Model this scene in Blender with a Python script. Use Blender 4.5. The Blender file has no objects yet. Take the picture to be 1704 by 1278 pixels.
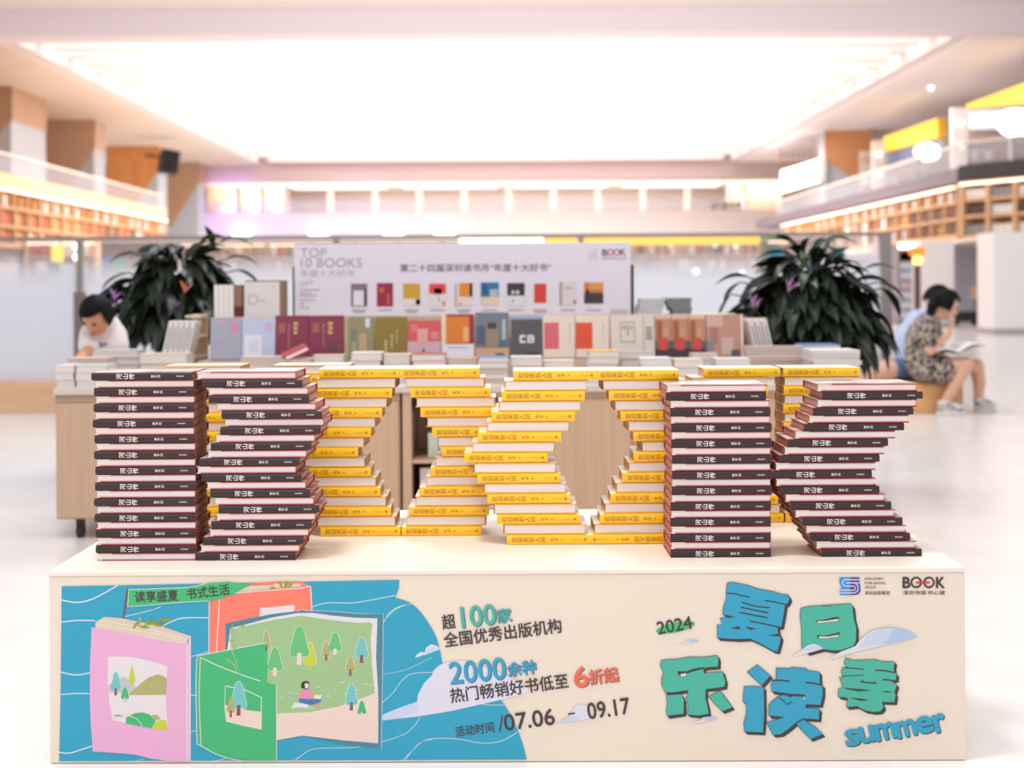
import bpy, bmesh, math, random
from mathutils import Vector, Matrix
from mathutils.geometry import tessellate_polygon
random.seed(7)
SC = bpy.context.scene
COL = SC.collection

# ------------------------------------------------------------------ camera, world, exposure
W, H, F = 1704, 1278, 2400.0
CX, HY, CZ = 840.0, 478.0, 0.97
ROLL = math.radians(0.35)
cam_d = bpy.data.cameras.new('camera'); cam = bpy.data.objects.new('camera', cam_d); COL.objects.link(cam)
cam.matrix_world = Matrix.Translation((0, 0, CZ)) @ Matrix.Rotation(math.pi/2, 4, 'X') @ Matrix.Rotation(-ROLL, 4, 'Z')
cam_d.sensor_width = 36; cam_d.lens = F/W*36
cam_d.shift_x = (W/2-CX)/W; cam_d.shift_y = -(H/2-HY)/W
cam_d.clip_end = 300; cam_d.clip_start = .05
cam_d.dof.use_dof = True; cam_d.dof.focus_distance = 3.1; cam_d.dof.aperture_fstop = 3.5
SC.camera = cam
wd = bpy.data.worlds.new('world'); SC.world = wd; wd.use_nodes = True
wd.node_tree.nodes['Background'].inputs[0].default_value = (.955, 1.0, 1.02, 1)
wd.node_tree.nodes['Background'].inputs[1].default_value = 1.02
SC.view_settings.view_transform = 'Standard'; SC.view_settings.look = 'None'
SC.view_settings.exposure = -0.3; SC.view_settings.gamma = 1
SC.cycles.use_denoising = True
SC.cycles.max_bounces = 7; SC.cycles.diffuse_bounces = 4; SC.cycles.transparent_max_bounces = 16
SC.cycles.sample_clamp_indirect = 6

A0 = .97
def area(name, loc, size, power, col=(1, 1, 1), rot=(0, 0, 0), sy=None):
    l = bpy.data.lights.new(name, 'AREA'); l.energy = power; l.color = col; l.size = size
    if sy: l.shape = 'RECTANGLE'; l.size_y = sy
    o = bpy.data.objects.new(name, l); o.location = loc; o.rotation_euler = rot; COL.objects.link(o); return o
area('unseen_overhead_light', (-.9, 2.3, 5.2), .8, 190, (1, .98, .95))
area('unseen_overhead_light', (1.5, 4.4, 5.4), .8, 60, (1, .98, .95))
area('unseen_overhead_light', (0, 9.8, 5.6), 3.0, 270, (1, 1, .98))  # added over mid-hall to lift the floor and frosted glass
area('unseen_overhead_light', (-1.0, -1.5, 4.6), 2.5, 260, (1, 1, .98), (math.radians(-25), 0, 0))
for yy, pw in ((42, 1700), (53, 1600), (63, 900)):
    area('skylight_daylight', (-.5, yy, 7.0), 20, pw, (.97, 1, 1), (0, 0, 0), 9)
area('unseen_overhead_light', (0, 22, 6.2), 14, 420, (1, .99, 1), (math.radians(78), 0, 0), 1)  # added fill tilted forward at the far beam; no such fixture hangs there
area('balcony_fill_light', (0, 73.2, A0+5.1), 30, 1500, (1, .97, .94), (math.radians(62), 0, 0), .6)  # added fill facing away from the camera, brightens the far balcony wall
area('shop_fill_light', (11.7, 45, A0+4.9), 1, 260, (1, .98, .95), (0, math.radians(-50), 0), 24)  # added fill turned towards the upper shops, its back to the camera
area('purple_led', (-13.2, 69.5, 3.2), 2.0, 170, (.45, .3, 1), (math.radians(90), 0, 0), 6)
area('purple_led', (-7.0, 69.5, 3.0), 2.0, 80, (.5, .35, 1), (math.radians(90), 0, 0), 6)

# ------------------------------------------------------------------ pixel <-> world
cr, sr = math.cos(ROLL), math.sin(ROLL)
def unroll(px, py):
    u, v = px-CX, HY-py
    return u*cr+v*sr, -u*sr+v*cr
def P(px, py, Y):
    u, v = unroll(px, py)
    return Vector((u*Y/F, Y, CZ+v*Y/F))
def FLY(px, py, z=0.0):                       # depth at which a pixel meets height z
    u, v = unroll(px, py)
    return (z-CZ)*F/v
def PX(px, z, Y):                             # x of a pixel column at height z
    v = (z-CZ)*F/Y
    return ((px-CX)+v*sr)/cr*Y/F
def GX(px, py, X):                            # point on the plane x = X
    u, v = unroll(px, py)
    return Vector((X, X*F/u, CZ+v*X/u))

# ------------------------------------------------------------------ materials
def lin(c, k=.88):
    def f(a):
        a /= 255
        return a/12.92 if a <= .04045 else ((a+.055)/1.055)**2.4
    return (f(c[0])*k, f(c[1])*k, f(c[2])*k, 1)
MATS = {}
def mat(name, c=(200, 200, 200), rough=.5, metal=0, coat=0, emit=None, es=1, noise=None, k=.88, spec=.5):
    if name in MATS: return MATS[name]
    m = bpy.data.materials.new(name); m.use_nodes = True; nt = m.node_tree; b = nt.nodes['Principled BSDF']
    b.inputs['Base Color'].default_value = lin(c, k); b.inputs['Roughness'].default_value = rough
    b.inputs['Metallic'].default_value = metal; b.inputs['Coat Weight'].default_value = coat
    b.inputs['Specular IOR Level'].default_value = spec
    if emit: b.inputs['Emission Color'].default_value = lin(emit, 1); b.inputs['Emission Strength'].default_value = es
    if noise:                                  # (colour2, scale xyz, contrast lo, hi)
        c2, s, lo, hi = noise
        tc = nt.nodes.new('ShaderNodeTexCoord'); mp = nt.nodes.new('ShaderNodeMapping'); n = nt.nodes.new('ShaderNodeTexNoise')
        r = nt.nodes.new('ShaderNodeValToRGB'); mp.inputs['Scale'].default_value = s; n.inputs['Scale'].default_value = 1; n.inputs['Detail'].default_value = 4
        r.color_ramp.elements[0].position = lo; r.color_ramp.elements[1].position = hi
        r.color_ramp.elements[0].color = lin(c, k); r.color_ramp.elements[1].color = lin(c2, k)
        nt.links.new(tc.outputs['Object'], mp.inputs[0]); nt.links.new(mp.outputs[0], n.inputs['Vector'])
        nt.links.new(n.outputs['Fac'], r.inputs[0]); nt.links.new(r.outputs[0], b.inputs['Base Color'])
    MATS[name] = m; return m
def glass(name, tint, alpha, z0=None, z1=None):
    """clear pane; with z0, z1 a frosted film that fades out between the two heights"""
    if name in MATS: return MATS[name]
    m = bpy.data.materials.new(name); m.use_nodes = True; nt = m.node_tree; nt.nodes.clear()
    o = nt.nodes.new('ShaderNodeOutputMaterial'); mx = nt.nodes.new('ShaderNodeMixShader'); t = nt.nodes.new('ShaderNodeBsdfTransparent')
    p = nt.nodes.new('ShaderNodeBsdfPrincipled'); p.inputs['Base Color'].default_value = lin(tint); p.inputs['Roughness'].default_value = .25
    tl = nt.nodes.new('ShaderNodeBsdfTranslucent'); tl.inputs[0].default_value = lin(tint, 1); m2 = nt.nodes.new('ShaderNodeMixShader'); m2.inputs[0].default_value = .35; nt.links.new(p.outputs[0], m2.inputs[1]); nt.links.new(tl.outputs[0], m2.inputs[2])
    mx.inputs[0].default_value = alpha
    nt.links.new(t.outputs[0], mx.inputs[1]); nt.links.new(m2.outputs[0], mx.inputs[2]); nt.links.new(mx.outputs[0], o.inputs[0])
    if z0 is not None:
        tc = nt.nodes.new('ShaderNodeTexCoord'); s = nt.nodes.new('ShaderNodeSeparateXYZ'); mr = nt.nodes.new('ShaderNodeMapRange')
        mr.inputs[1].default_value = z0; mr.inputs[2].default_value = z1; mr.inputs[3].default_value = .93; mr.inputs[4].default_value = alpha
        nt.links.new(tc.outputs['Object'], s.inputs[0]); nt.links.new(s.outputs[2], mr.inputs[0]); nt.links.new(mr.outputs[0], mx.inputs[0])
    MATS[name] = m; return m
WHITE = mat('white_paint', (240, 228, 224), .6)
CREAM = mat('cream_paint', (246, 232, 224), .6, k=.92)
SOFF = mat('soffit_paint', (250, 241, 236), .7, k=.95)
BEAM = mat('beam_paint', (246, 234, 236), .7, k=.95)
WOOD = mat('light_wood', (214, 180, 150), .45, noise=((200, 164, 133), (60, 60, 1.2), .35, .7))
WOODH = mat('honey_wood', (236, 190, 146), .5, noise=((222, 170, 122), (2, 2, 30), .35, .7))
ORANGE = mat('orange_wood', (236, 164, 96), .5, noise=((222, 146, 78), (4, 4, 1), .3, .7))
GREY = mat('grey_metal', (150, 140, 138), .4, .3)
GREYB = mat('grey_paint', (196, 200, 208), .6)
DARK = mat('dark_plastic', (38, 36, 40), .5)
PAGE = mat('paper_edge', (250, 240, 236), .8, k=.95, noise=((240, 228, 224), (1, 4, 900), .3, .7))
SKYL = mat('skylight_glass', (255, 255, 255), .5, emit=(255, 252, 250), es=3.1)
LAMP = mat('lamp_glow', (255, 255, 255), .5, emit=(255, 250, 242), es=7)
LED = mat('warm_led', (255, 255, 255), .5, emit=(255, 226, 190), es=2.6)

# ------------------------------------------------------------------ mesh helper
class MB:
    def __init__(s): s.v, s.f, s.m, s.mats, s.sm = [], [], [], [], False
    def mi(s, m):
        if m not in s.mats: s.mats.append(m)
        return s.mats.index(m)
    def face(s, idx, m): s.f.append(tuple(idx)); s.m.append(s.mi(m))
    def poly(s, pts, m):
        b = len(s.v); s.v += [tuple(p) for p in pts]; s.face(range(b, b+len(pts)), m); return s
    def box(s, x0, x1, y0, y1, z0, z1, m, M=None):
        if x0 > x1: x0, x1 = x1, x0
        if y0 > y1: y0, y1 = y1, y0
        if z0 > z1: z0, z1 = z1, z0
        b = len(s.v); q = [(x0,y0,z0),(x1,y0,z0),(x1,y1,z0),(x0,y1,z0),(x0,y0,z1),(x1,y0,z1),(x1,y1,z1),(x0,y1,z1)]
        s.v += [tuple(M @ Vector(p)) if M else p for p in q]
        for f in ((0,3,2,1),(4,5,6,7),(0,1,5,4),(1,2,6,5),(2,3,7,6),(3,0,4,7)): s.face([b+i for i in f], m)
        return s
    def prism(s, pts, vec, m, mside=None):
        n = len(pts); b = len(s.v); vec = Vector(vec)
        s.v += [tuple(p) for p in pts]+[tuple(Vector(p)+vec) for p in pts]
        s.face(range(b, b+n), m); s.face([b+n+i for i in reversed(range(n))], m)
        for i in range(n): j = (i+1) % n; s.face((b+i, b+n+i, b+n+j, b+j), mside or m)
        return s
    def tube(s, pts, r, m, n=8):
        pts = [Vector(p) for p in pts]; b = len(s.v); N = len(pts)
        for i, p in enumerate(pts):
            t = (pts[min(i+1, N-1)]-pts[max(i-1, 0)]).normalized()
            a = t.cross(Vector((0, 0, 1)) if abs(t.z) < .95 else Vector((1, 0, 0))).normalized(); c = t.cross(a)
            rr = r[i] if isinstance(r, (list, tuple)) else r
            for k in range(n):
                th = 2*math.pi*k/n; s.v.append(tuple(p+a*rr*math.cos(th)+c*rr*math.sin(th)))
        for i in range(N-1):
            for k in range(n): s.face((b+i*n+k, b+i*n+(k+1) % n, b+(i+1)*n+(k+1) % n, b+(i+1)*n+k), m)
        s.face([b+k for k in reversed(range(n))], m); s.face([b+(N-1)*n+k for k in range(n)], m); return s
    def lathe(s, prof, m, n=24, c=(0, 0, 0)):
        b = len(s.v)
        for r, z in prof:
            for k in range(n): th = 2*math.pi*k/n; s.v.append((c[0]+r*math.cos(th), c[1]+r*math.sin(th), c[2]+z))
        for i in range(len(prof)-1):
            for k in range(n): s.face((b+i*n+k, b+i*n+(k+1) % n, b+(i+1)*n+(k+1) % n, b+(i+1)*n+k), m)
        s.face([b+k for k in reversed(range(n))], m); s.face([b+(len(prof)-1)*n+k for k in range(n)], m); return s
    def ellip(s, c, r, m, n=14, k=8, M=None, fn=None):
        b = len(s.v); c = Vector(c)
        for i in range(k+1):
            ph = math.pi*i/k
            for j in range(n):
                th = 2*math.pi*j/n; d = Vector((math.sin(ph)*math.cos(th), math.sin(ph)*math.sin(th), math.cos(ph)))
                q = fn(d) if fn else Vector((d.x*r[0], d.y*r[1], d.z*r[2]))
                if M: q = M @ q
                s.v.append(tuple(c+q))
        for i in range(k):
            for j in range(n): s.face((b+i*n+j, b+(i+1)*n+j, b+(i+1)*n+(j+1) % n, b+i*n+(j+1) % n), m)
        return s
    def build(s, name, parent=None, loc=(0, 0, 0), rot=(0, 0, 0), smooth=False, bevel=0):
        me = bpy.data.meshes.new(name); me.from_pydata(s.v, [], s.f)
        for m in s.mats: me.materials.append(m)
        for p, i in zip(me.polygons, s.m): p.material_index = i; p.use_smooth = smooth
        bm = bmesh.new(); bm.from_mesh(me); bmesh.ops.remove_doubles(bm, verts=bm.verts, dist=1e-6)
        if not getattr(s, 'flat', False): bmesh.ops.recalc_face_normals(bm, faces=bm.faces)
        bm.to_mesh(me); bm.free()
        o = bpy.data.objects.new(name, me); COL.objects.link(o); o.location = loc; o.rotation_euler = rot
        if parent: o.parent = parent
        if bevel:
            bv = o.modifiers.new('bevel', 'BEVEL'); bv.width = bevel; bv.segments = 2
        return o
def tag(o, label, cat, group=None, kind=None):
    o['label'] = label; o['category'] = cat
    if group: o['group'] = group
    if kind: o['kind'] = kind
    return o
def thing(name, label, cat, loc=(0, 0, 0), rot=(0, 0, 0), group=None):
    o = bpy.data.objects.new(name, None); COL.objects.link(o); o.location = loc; o.rotation_euler = rot; o.empty_display_size = .05
    return tag(o, label, cat, group)
def dup(root, label, loc, rot=(0, 0, 0), group=None, scale=(1, 1, 1)):
    r = root.copy(); COL.objects.link(r); r.location = loc; r.rotation_euler = rot; r.scale = scale; r['label'] = label
    if group: r['group'] = group
    for ch in KIDS[root.name]:
        c = ch.copy(); COL.objects.link(c); c.parent = r
    return r
KIDS = {}
def struct(mb, name, **k):
    o = mb.build(name, **k); o['kind'] = 'structure'; return o
ORD = ['first','second','third','fourth','fifth','sixth','seventh','eighth','ninth','tenth','eleventh','twelfth','thirteenth','fourteenth','fifteenth','sixteenth','seventeenth','eighteenth','nineteenth','twentieth','twenty-first','twenty-second','twenty-third','twenty-fourth','twenty-fifth']
def ordtop(i, n): return 'topmost' if i == 0 else ('bottom' if i == n-1 else ORD[i]+' from top')

# ------------------------------------------------------------------ text
TX = {}
def tpoly(body, bold=0.0):
    key = (body, bold)
    if key in TX: return TX[key]
    c = bpy.data.curves.new('glyphs', 'FONT'); c.body = body; c.fill_mode = 'FRONT'; c.resolution_u = 3; c.offset = bold
    o = bpy.data.objects.new('glyphs', c); COL.objects.link(o)
    me = bpy.data.meshes.new_from_object(o.evaluated_get(bpy.context.evaluated_depsgraph_get()))
    vs = [(v.co.x, v.co.y) for v in me.vertices]; fs = [tuple(p.vertices) for p in me.polygons]
    bpy.data.objects.remove(o); bpy.data.curves.remove(c); bpy.data.meshes.remove(me)
    bb = (min(v[0] for v in vs), max(v[0] for v in vs), min(v[1] for v in vs), max(v[1] for v in vs))
    TX[key] = (vs, fs, bb); return TX[key]

# ------------------------------------------------------------------ the hall (setting)
FLOOR = mat('white_terrazzo_floor', (248, 238, 236), .22, noise=((241, 229, 227), (3, 3, 3), .3, .7), spec=.6)
struct(MB().box(-45, 45, -6, 95, -.2, 0, FLOOR), 'floor')
A = CZ
struct(MB().box(-40, 40, 29.5, 32.5, A+6.31, A+6.6, SOFF), 'ceiling')
struct(MB().box(-40, 40, 32.5, 33.4, A+5.72, A+7.9, BEAM), 'trim_1')
struct(MB().box(-40, -12.3, 33.4, 82, A+6.0, A+6.4, mat('beige_soffit', (238, 223, 204), .7, k=.85)).box(-12.3, -11.9, 33.4, 70, A+6.05, A+7.9, WHITE), 'ceiling')
struct(MB().box(11.4, 40, 33.4, 82, A+6.0, A+6.4, SOFF).box(11.0, 11.4, 33.4, 70, A+6.05, A+7.9, WHITE), 'ceiling')
struct(MB().box(-12.3, 11.4, 33.4, 70, A+7.5, A+7.6, SKYL), 'window_1')
for k in range(13):
    y = 36.6+2.75*k
    struct(MB().box(-11.4, 10.6, y, y+.35, A+6.12, A+7.5, WHITE).box(-11.9, -11.4, y, y+.6, A+6.35, A+7.5, WHITE).box(10.6, 11.0, y, y+.6, A+6.35, A+7.5, WHITE), 'trim_%d' % (k+2))
struct(MB().box(-34, 34, 70, 71, A+5.25, A+7.6, mat('end_beam', (226, 200, 196), .7, k=.7)), 'trim_20')
struct(MB().box(-40, 40, 71, 82, A+5.3, A+5.6, CREAM), 'ceiling')
PANL = mat('panel_glow', (255, 255, 255), .5, emit=(255, 252, 246), es=1.3)
for i, x in enumerate((-8.5, -2.8, 2.9, 8.6)):
    lt = tag(MB().box(x-2.4, x+2.4, 73, 75.5, A+5.2, A+5.3, PANL).build('ceiling_light'), ['far-left', 'centre-left', 'centre-right', 'far-right'][i]+' white light panel in the low ceiling above the far balcony', 'ceiling light', 'ceiling lights above the far balcony')
# far balcony and its walls
struct(MB().box(-24, 15.8, 72, 73, A+2.66, A+3.78, WHITE), 'wall_far_balcony')
struct(MB().box(-30, 30, 82, 82.4, 0, A+6.4, CREAM), 'wall_back')
struct(MB().box(15.8, 17.0, 71, 82, 0, A+5.3, mat('lilac_grey_paint', (214, 204, 208), .6)), 'wall_far_right')
struct(MB().box(-24, 15.8, 73, 82, A+2.5, A+2.66, CREAM), 'ceiling')
for i in range(12):
    x = -14.0+i*2.35
    struct(MB().box(x, x+.28, 76, 76.3, A+3.78, A+5.3, mat('beige_post', (226, 196, 176), .6)), 'trim_%d' % (21+i))
struct(MB().box(-24, 15.8, 72.1, 72.16, A+3.78, A+4.35, glass('rail_glass', (230, 235, 245), .25)), 'trim_40')
for i, px in enumerate((402, 530, 655, 740)):
    p = P(px, 389, 71.85); tag(MB().ellip(p, (.5, .2, .12), LAMP).build('downlight', smooth=True), ['leftmost', 'second', 'third', 'rightmost'][i]+' oval white lamp along the lower edge of the far purple-lit balcony', 'lamp', 'lamps under the far balcony')

# left balcony
LX = -12.5
struct(MB().box(-22, LX, 24, 53.4, A+2.6, A+2.95, mat('peach_wood', (246, 200, 158), .5)), 'wall_left_balcony')
struct(MB().box(-22, -20, 24, 82, 0, A+6.4, CREAM), 'wall_left')
rg = glass('rail_glass', (230, 235, 245), .25)
t = thing('glass_balustrade', 'glass balustrade with pale handrail along the left upper balcony', 'balustrade', (LX-.15, 38, A+2.95))
m = MB(); m.box(-.015, .015, -14, 15.2, .05, .47, rg); m.build('glass_panel', t)
MB().box(-.05, .05, -14, 15.2, .47, .53, mat('pale_rail', (240, 224, 210), .4)).build('handrail', t)
# columns with a slanted two-tone paint
def column(nm, pxr, w, d, orange, grey):
    Y = -F*14.5/(pxr-CX); x1 = -14.5; x0 = x1-w; z0, z1 = A+2.45, A+6.0; h = z1-z0
    m = MB(); m.box(x0, x1, Y, Y+d, z0, z1, grey)
    e = .02
    m.prism([(x0-e, Y-e, z1), (x1+e, Y-e, z1), (x1+e, Y-e, z1-h*.28), (x1-w*.62, Y-e, z0+h*.15), (x0-e, Y-e, z0+h*.15)], (0, e*.9, 0), orange)
    m.prism([(x1+e, Y-e, z1), (x1+e, Y+d, z1), (x1+e, Y+d, z1-h*.28), (x1+e, Y-e, z1-h*.28)], (-e*.9, 0, 0), orange)
    return struct(m, nm)
BR = mat('tan_wood', (196, 156, 124), .5)
column('wall_column_left', 20, 3.0, 3.2, BR, GREYB); column('wall_column_left', 158, 2.05, 1.4, mat('taupe_wood', (206, 168, 140), .5), GREYB)
column('wall_column_left', 264, 2.1, 1.6, ORANGE, GREYB)
column('wall_column_left', 330, 2.0, 1.6, BR, GREYB)
for p0_, p1_ in ((345, 393), (400, 433), (440, 470), (1212, 1240)):
    xa_, xb_ = PX(p0_, 5, 74.5), PX(p1_, 5, 74.5); m = MB(); m.box(xa_, xb_, 74.5, 75.4, A+3.78, A+5.3, GREYB)
    m.prism([(xa_-.01, 74.48, A+5.3), (xb_+.01, 74.48, A+5.3), (xb_+.01, 74.48, A+4.9), (xa_+.5, 74.48, A+3.95), (xa_-.01, 74.48, A+3.95)], (0, .015, 0), mat('tan_wood')); struct(m, 'wall_column_far')
c = P(281, 270, 57); t = thing('wall_speaker', 'black box loudspeaker bracketed to the left upper column', 'speaker', tuple(c), (0, .15, .5))
MB().box(-.34, .34, -.3, .3, -.47, .47, DARK).build('cabinet', t, bevel=.04)
MB().box(-.3, .3, -.33, -.3, -.43, .43, mat('speaker_cloth', (22, 22, 26), .9)).build('grille', t)
MB().tube([(0, .2, 0), (-.3, .45, .2), (-.8, .7, .2)], .05, DARK).build('bracket', t)

SHC = {'rust-red': (196, 92, 56), 'dark brown': (96, 66, 54), 'white': (244, 236, 230), 'ochre': (206, 150, 86), 'grey': (150, 150, 150), 'wine': (130, 56, 62)}
SHM = {k: mat('cover_'+k.replace('-', '_').replace(' ', '_'), v, .6) for k, v in SHC.items()}
FAR = {}
def shelf_book(col, loc, size, rot, label, group):
    """far books, too many to count: gathered into one object for each bookcase"""
    w, d, h = size; m = FAR.setdefault('x', MB()); Mt = Matrix.Translation(loc) @ Matrix.Rotation(rot[2], 4, 'Z')
    m.box(-w/2, w/2, -d/2, -d/2+.02, 0, h, SHM[col], Mt).box(-w/2, -w/2+.012, -d/2+.02, d/2, 0, h, SHM[col], Mt).box(w/2-.012, w/2, -d/2+.02, d/2, 0, h, SHM[col], Mt).box(-w/2+.012, w/2-.012, -d/2+.02, d/2-.01, .01, h-.01, PAGE, Mt)
def far_books(where):
    for g_, m in FAR.items(): tag(m.build('shelf_books'), 'coloured books filling the '+where, 'books', kind='stuff')
    FAR.clear()
def wallcase(nm, label, X, side, ys, rows, z0, rh, cols, word, bw=.17, nb=3):
    """hanging bookcase on plane x = X opening towards the atrium; side = +1 when it opens to +x"""
    dp = .5; y0, y1 = ys[0], ys[-1]
    t = thing(nm, label, 'bookcase', (X, y0, z0))
    xb = -side*dp; m = MB(); m.box(min(xb, xb+side*.03), max(xb, xb+side*.03), 0, y1-y0, 0, rh*rows, WOODH); m.build('back_panel', t)
    for i in range(rows+1):
        MB().box(min(xb, 0), max(xb, 0), 0, y1-y0, i*rh-.04-(.12 if i == 0 else 0), i*rh+.02, WOODH).build('shelf', t)
    for y in ys: MB().box(min(xb, 0), max(xb, 0), y-y0-.035, y-y0+.035, 0, rh*rows, WOODH).build('divider', t)
    MB().box(side*.02, side*.10, 0, y1-y0, rh*rows-.07, rh*rows-.03, LED).build('light_strip', t)
    for a, b in zip(ys, ys[1:]):
        for r in range(rows-1 if rows > 2 else rows):
            c0 = random.choice(cols); y = a+.08+random.random()*.1
            for k in range(nb):
                c = c0 if random.random() < .7 else random.choice(cols)
                if y+bw > b-.05: break
                shelf_book(c, (X-side*.22, y+bw/2, z0+r*rh+.026), (bw, .36, rh*.68), (0, 0, math.pi/2*side), '', 'x')
                y += bw+.004
        for k in range(1):
            y = a+(b-a)*(.35+.3*random.random()); c = random.choice(['white', 'white', 'ochre'])
            shelf_book(c, (X-side*.22, y, z0+(rows-1)*rh+.026), (bw, .36, rh*.6), (0, 0, math.pi/2*side), '', 'x')
    far_books('long hanging bookcase under the '+word+' balcony')
ysl = [34+1.02*i for i in range(20)]
wallcase('hanging_bookcase', 'long honey wood bookcase lit from above under the left balcony', LX-.05, 1, ysl, 3, A+1.15, .475, ['rust-red', 'dark brown', 'white', 'ochre', 'rust-red'], 'left')
MB_ = MB().box(-21, LX-.05, 33.5, 53.4, A+1.0, A+1.08, CREAM); struct(MB_, 'ceiling')

# right balcony
RX = 10.56
FAS = mat('grey_fascia', (118, 104, 112), .5)
struct(MB().box(RX, 20, 33.6, 60.5, A+2.39, A+2.72, FAS), 'wall_right_balcony')
pA = Vector((RX, 33.5)); pB = Vector((11.75, 31.3))
struct(MB().prism([(pA.x, pA.y, A+2.42), (20, 33.5, A+2.42), (20, 29.5, A+2.42), (12.6, 29.5, A+2.42), (pB.x, pB.y, A+2.42)], (0, 0, .34), mat('black_fascia', (46, 42, 46), .4)), 'wall_right_balcony')
wallcase('hanging_bookcase', 'long honey wood bookcase lit from above under the right balcony', RX+.08, -1, [33.9+1.06*i for i in range(21)], 3, A+1.16, .39, ['wine', 'dark brown', 'white', 'ochre', 'dark brown'], 'right')
# the near diagonal case
d2 = (pB-pA); ang = math.atan2(d2.y, d2.x); Ld = 4.0
t = thing('corner_bookcase', 'honey wood corner bookcase facing the hall under the black fascia', 'bookcase', (pA.x+.02, pA.y-.05, A+1.12), (0, 0, ang))
MB().box(0, Ld, .42, .45, 0, 1.24, WOODH).build('back_panel', t)
for z in (0, .46, .84, 1.24): MB().box(0, Ld, 0, .42, z-.05-(.1 if z == 0 else 0), z+.02, WOODH).build('shelf', t)
for x in (0, .78, 1.56, 2.34, 3.12, 3.95): MB().box(x, x+.1, -.03, .42, 0, 1.24, WOODH).build('upright', t)
MB().box(0, Ld, -.06, .0, 1.17, 1.22, LED).build('light_strip', t)
Mx = Matrix.Translation(t.location) @ Matrix.Rotation(ang, 4, 'Z')
for i in range(5):
    for j, (z, c, hh) in enumerate(((.02, 'white' if i else 'grey', .22), (.48, 'dark brown' if i != 1 else 'white', .2), (.86, 'white' if i != 1 else 'grey', .2))):
        for k in range(3):
            shelf_book(c, Mx @ Vector((.21+.78*i+.2*k, .2, z+.006)), (.18, .3, hh), (0, 0, ang), '', 'x')
far_books('corner bookcase under the black fascia at right')
struct(MB().box(RX, 20, 29.5, 56, A+.98, A+1.04, CREAM), 'ceiling')
t = thing('glass_balustrade', 'glass balustrade along the right upper balcony above the grey fascia', 'balustrade', (RX+.1, 45, A+2.72))
MB().box(-.015, .015, -11.4, 11.4, .02, .5, rg).build('glass_panel', t); MB().box(-.05, .05, -11.4, 11.4, .5, .56, mat('pale_rail')).build('handrail', t)
t = thing('glass_balustrade', 'glass balustrade with white posts above the black fascia at upper right', 'balustrade', (pA.x+.1, pA.y, A+2.76), (0, 0, ang))
MB().box(0, 4, -.015, .015, .02, .5, rg).build('glass_panel', t)
MB().box(0, 4, -.04, .04, .5, .55, WHITE).build('handrail', t)
for x in (.1, 1.4, 2.7): MB().box(x, x+.07, -.05, .05, 0, .5, WHITE).build('post', t)
struct(MB().box(17, 17.4, 29, 82, A+2.4, A+6.2, CREAM), 'wall_right')
YEL = mat('yellow_sign_face', (255, 200, 30), .5, emit=(255, 190, 20), es=.75)
def side_sign(nm, label, cat, X, q, th, m, mside):
    pts = [GX(px, py, X) for px, py in q]; c = sum(pts, Vector())/len(pts)
    t = thing(nm, label, cat, tuple(c)); L = [p-c for p in pts]
    MB().prism(L, (th, 0, 0), mside).build('box_frame', t)
    L2 = [p*.97+Vector((-.012, 0, 0)) for p in L]; MB().prism(L2, (.01, 0, 0), m).build('face_panel', t)
    if cat == 'canopy': zl = min(p.z for p in L); MB().box(.05, .12, -.06, .06, A+2.71-c.z, zl+.02, GREY).build('post', t)
    return t
side_sign('shop_sign', 'smaller yellow lit shop sign on the right upper level, left one', 'sign', 13.6, [(1470, 228), (1561, 196), (1561, 230), (1470, 254)], .25, YEL, mat('yellow_edge', (250, 190, 40)))
side_sign('shop_sign', 'large yellow lit shop sign cut by the right edge of frame', 'sign', 13.4, [(1608, 174), (1760, 118), (1760, 168), (1608, 181)], .25, YEL, mat('yellow_edge'))
side_sign('light_box_sign', 'glowing white rectangular light box hung at the right balcony', 'sign', 12.2, [(1299, 284), (1364, 264), (1364, 303), (1299, 322)], .25, mat('white_sign_glow', (255, 255, 255), .5, emit=(255, 252, 250), es=4), WHITE)
BLU = mat('pale_blue_panel', (206, 214, 230), .5)
side_sign('shop_canopy', 'pale blue canopy panel below the large yellow sign', 'canopy', 13.5, [(1608, 184), (1760, 176), (1760, 212), (1608, 216)], .2, BLU, BLU)
side_sign('shop_canopy', 'navy blue canopy panel below the smaller yellow sign', 'canopy', 13.7, [(1470, 256), (1561, 233), (1561, 262), (1470, 275)], .2, mat('navy_panel', (96, 104, 140), .5), BLU)
for nm, px, py, Y, r in (('smaller', 1543, 253, 44.7, .45), ('larger', 1692, 205, 36.0, .58)):
    c = P(px, py, Y); t = thing('round_sign', nm+' glowing oval sign under a yellow shop sign at upper right', 'sign', tuple(c), (0, 0, .25))
    MB().ellip((0, 0, 0), (r, .12, r*.62), LAMP).build('glowing_face', t, smooth=True); MB().box(-.04, .04, .1, .17, A+2.71-c.z, 0, GREY).build('post', t); MB().box(r*.9, r*.9+(.26 if r < .5 else .14), -.04, .04, -.04, .04, GREY).build('bracket', t)
# shop front columns with bulbs
for i, (px, y0, y1, Y) in enumerate(((1596, 180, 290, 40), (1462, 235, 300, 51), (1370, 240, 330, 58))):
    a = P(px, y0, Y); b = P(px, y1, Y); b.z = A+(2.76 if i == 0 else 2.72); t = thing('shop_post', ['right', 'middle', 'left'][i]+' white lit post of the upper shops on the right', 'post', (a.x, Y, b.z))
    MB().box(-.22, .22, -.1, .1, 0, a.z-b.z, WHITE).build('shaft', t)
    for k in range(3): MB().ellip((0, -.16, (a.z-b.z)*(.2+.3*k)), (.09, .06, .09), LED).build('bulb', t, smooth=True)
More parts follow.
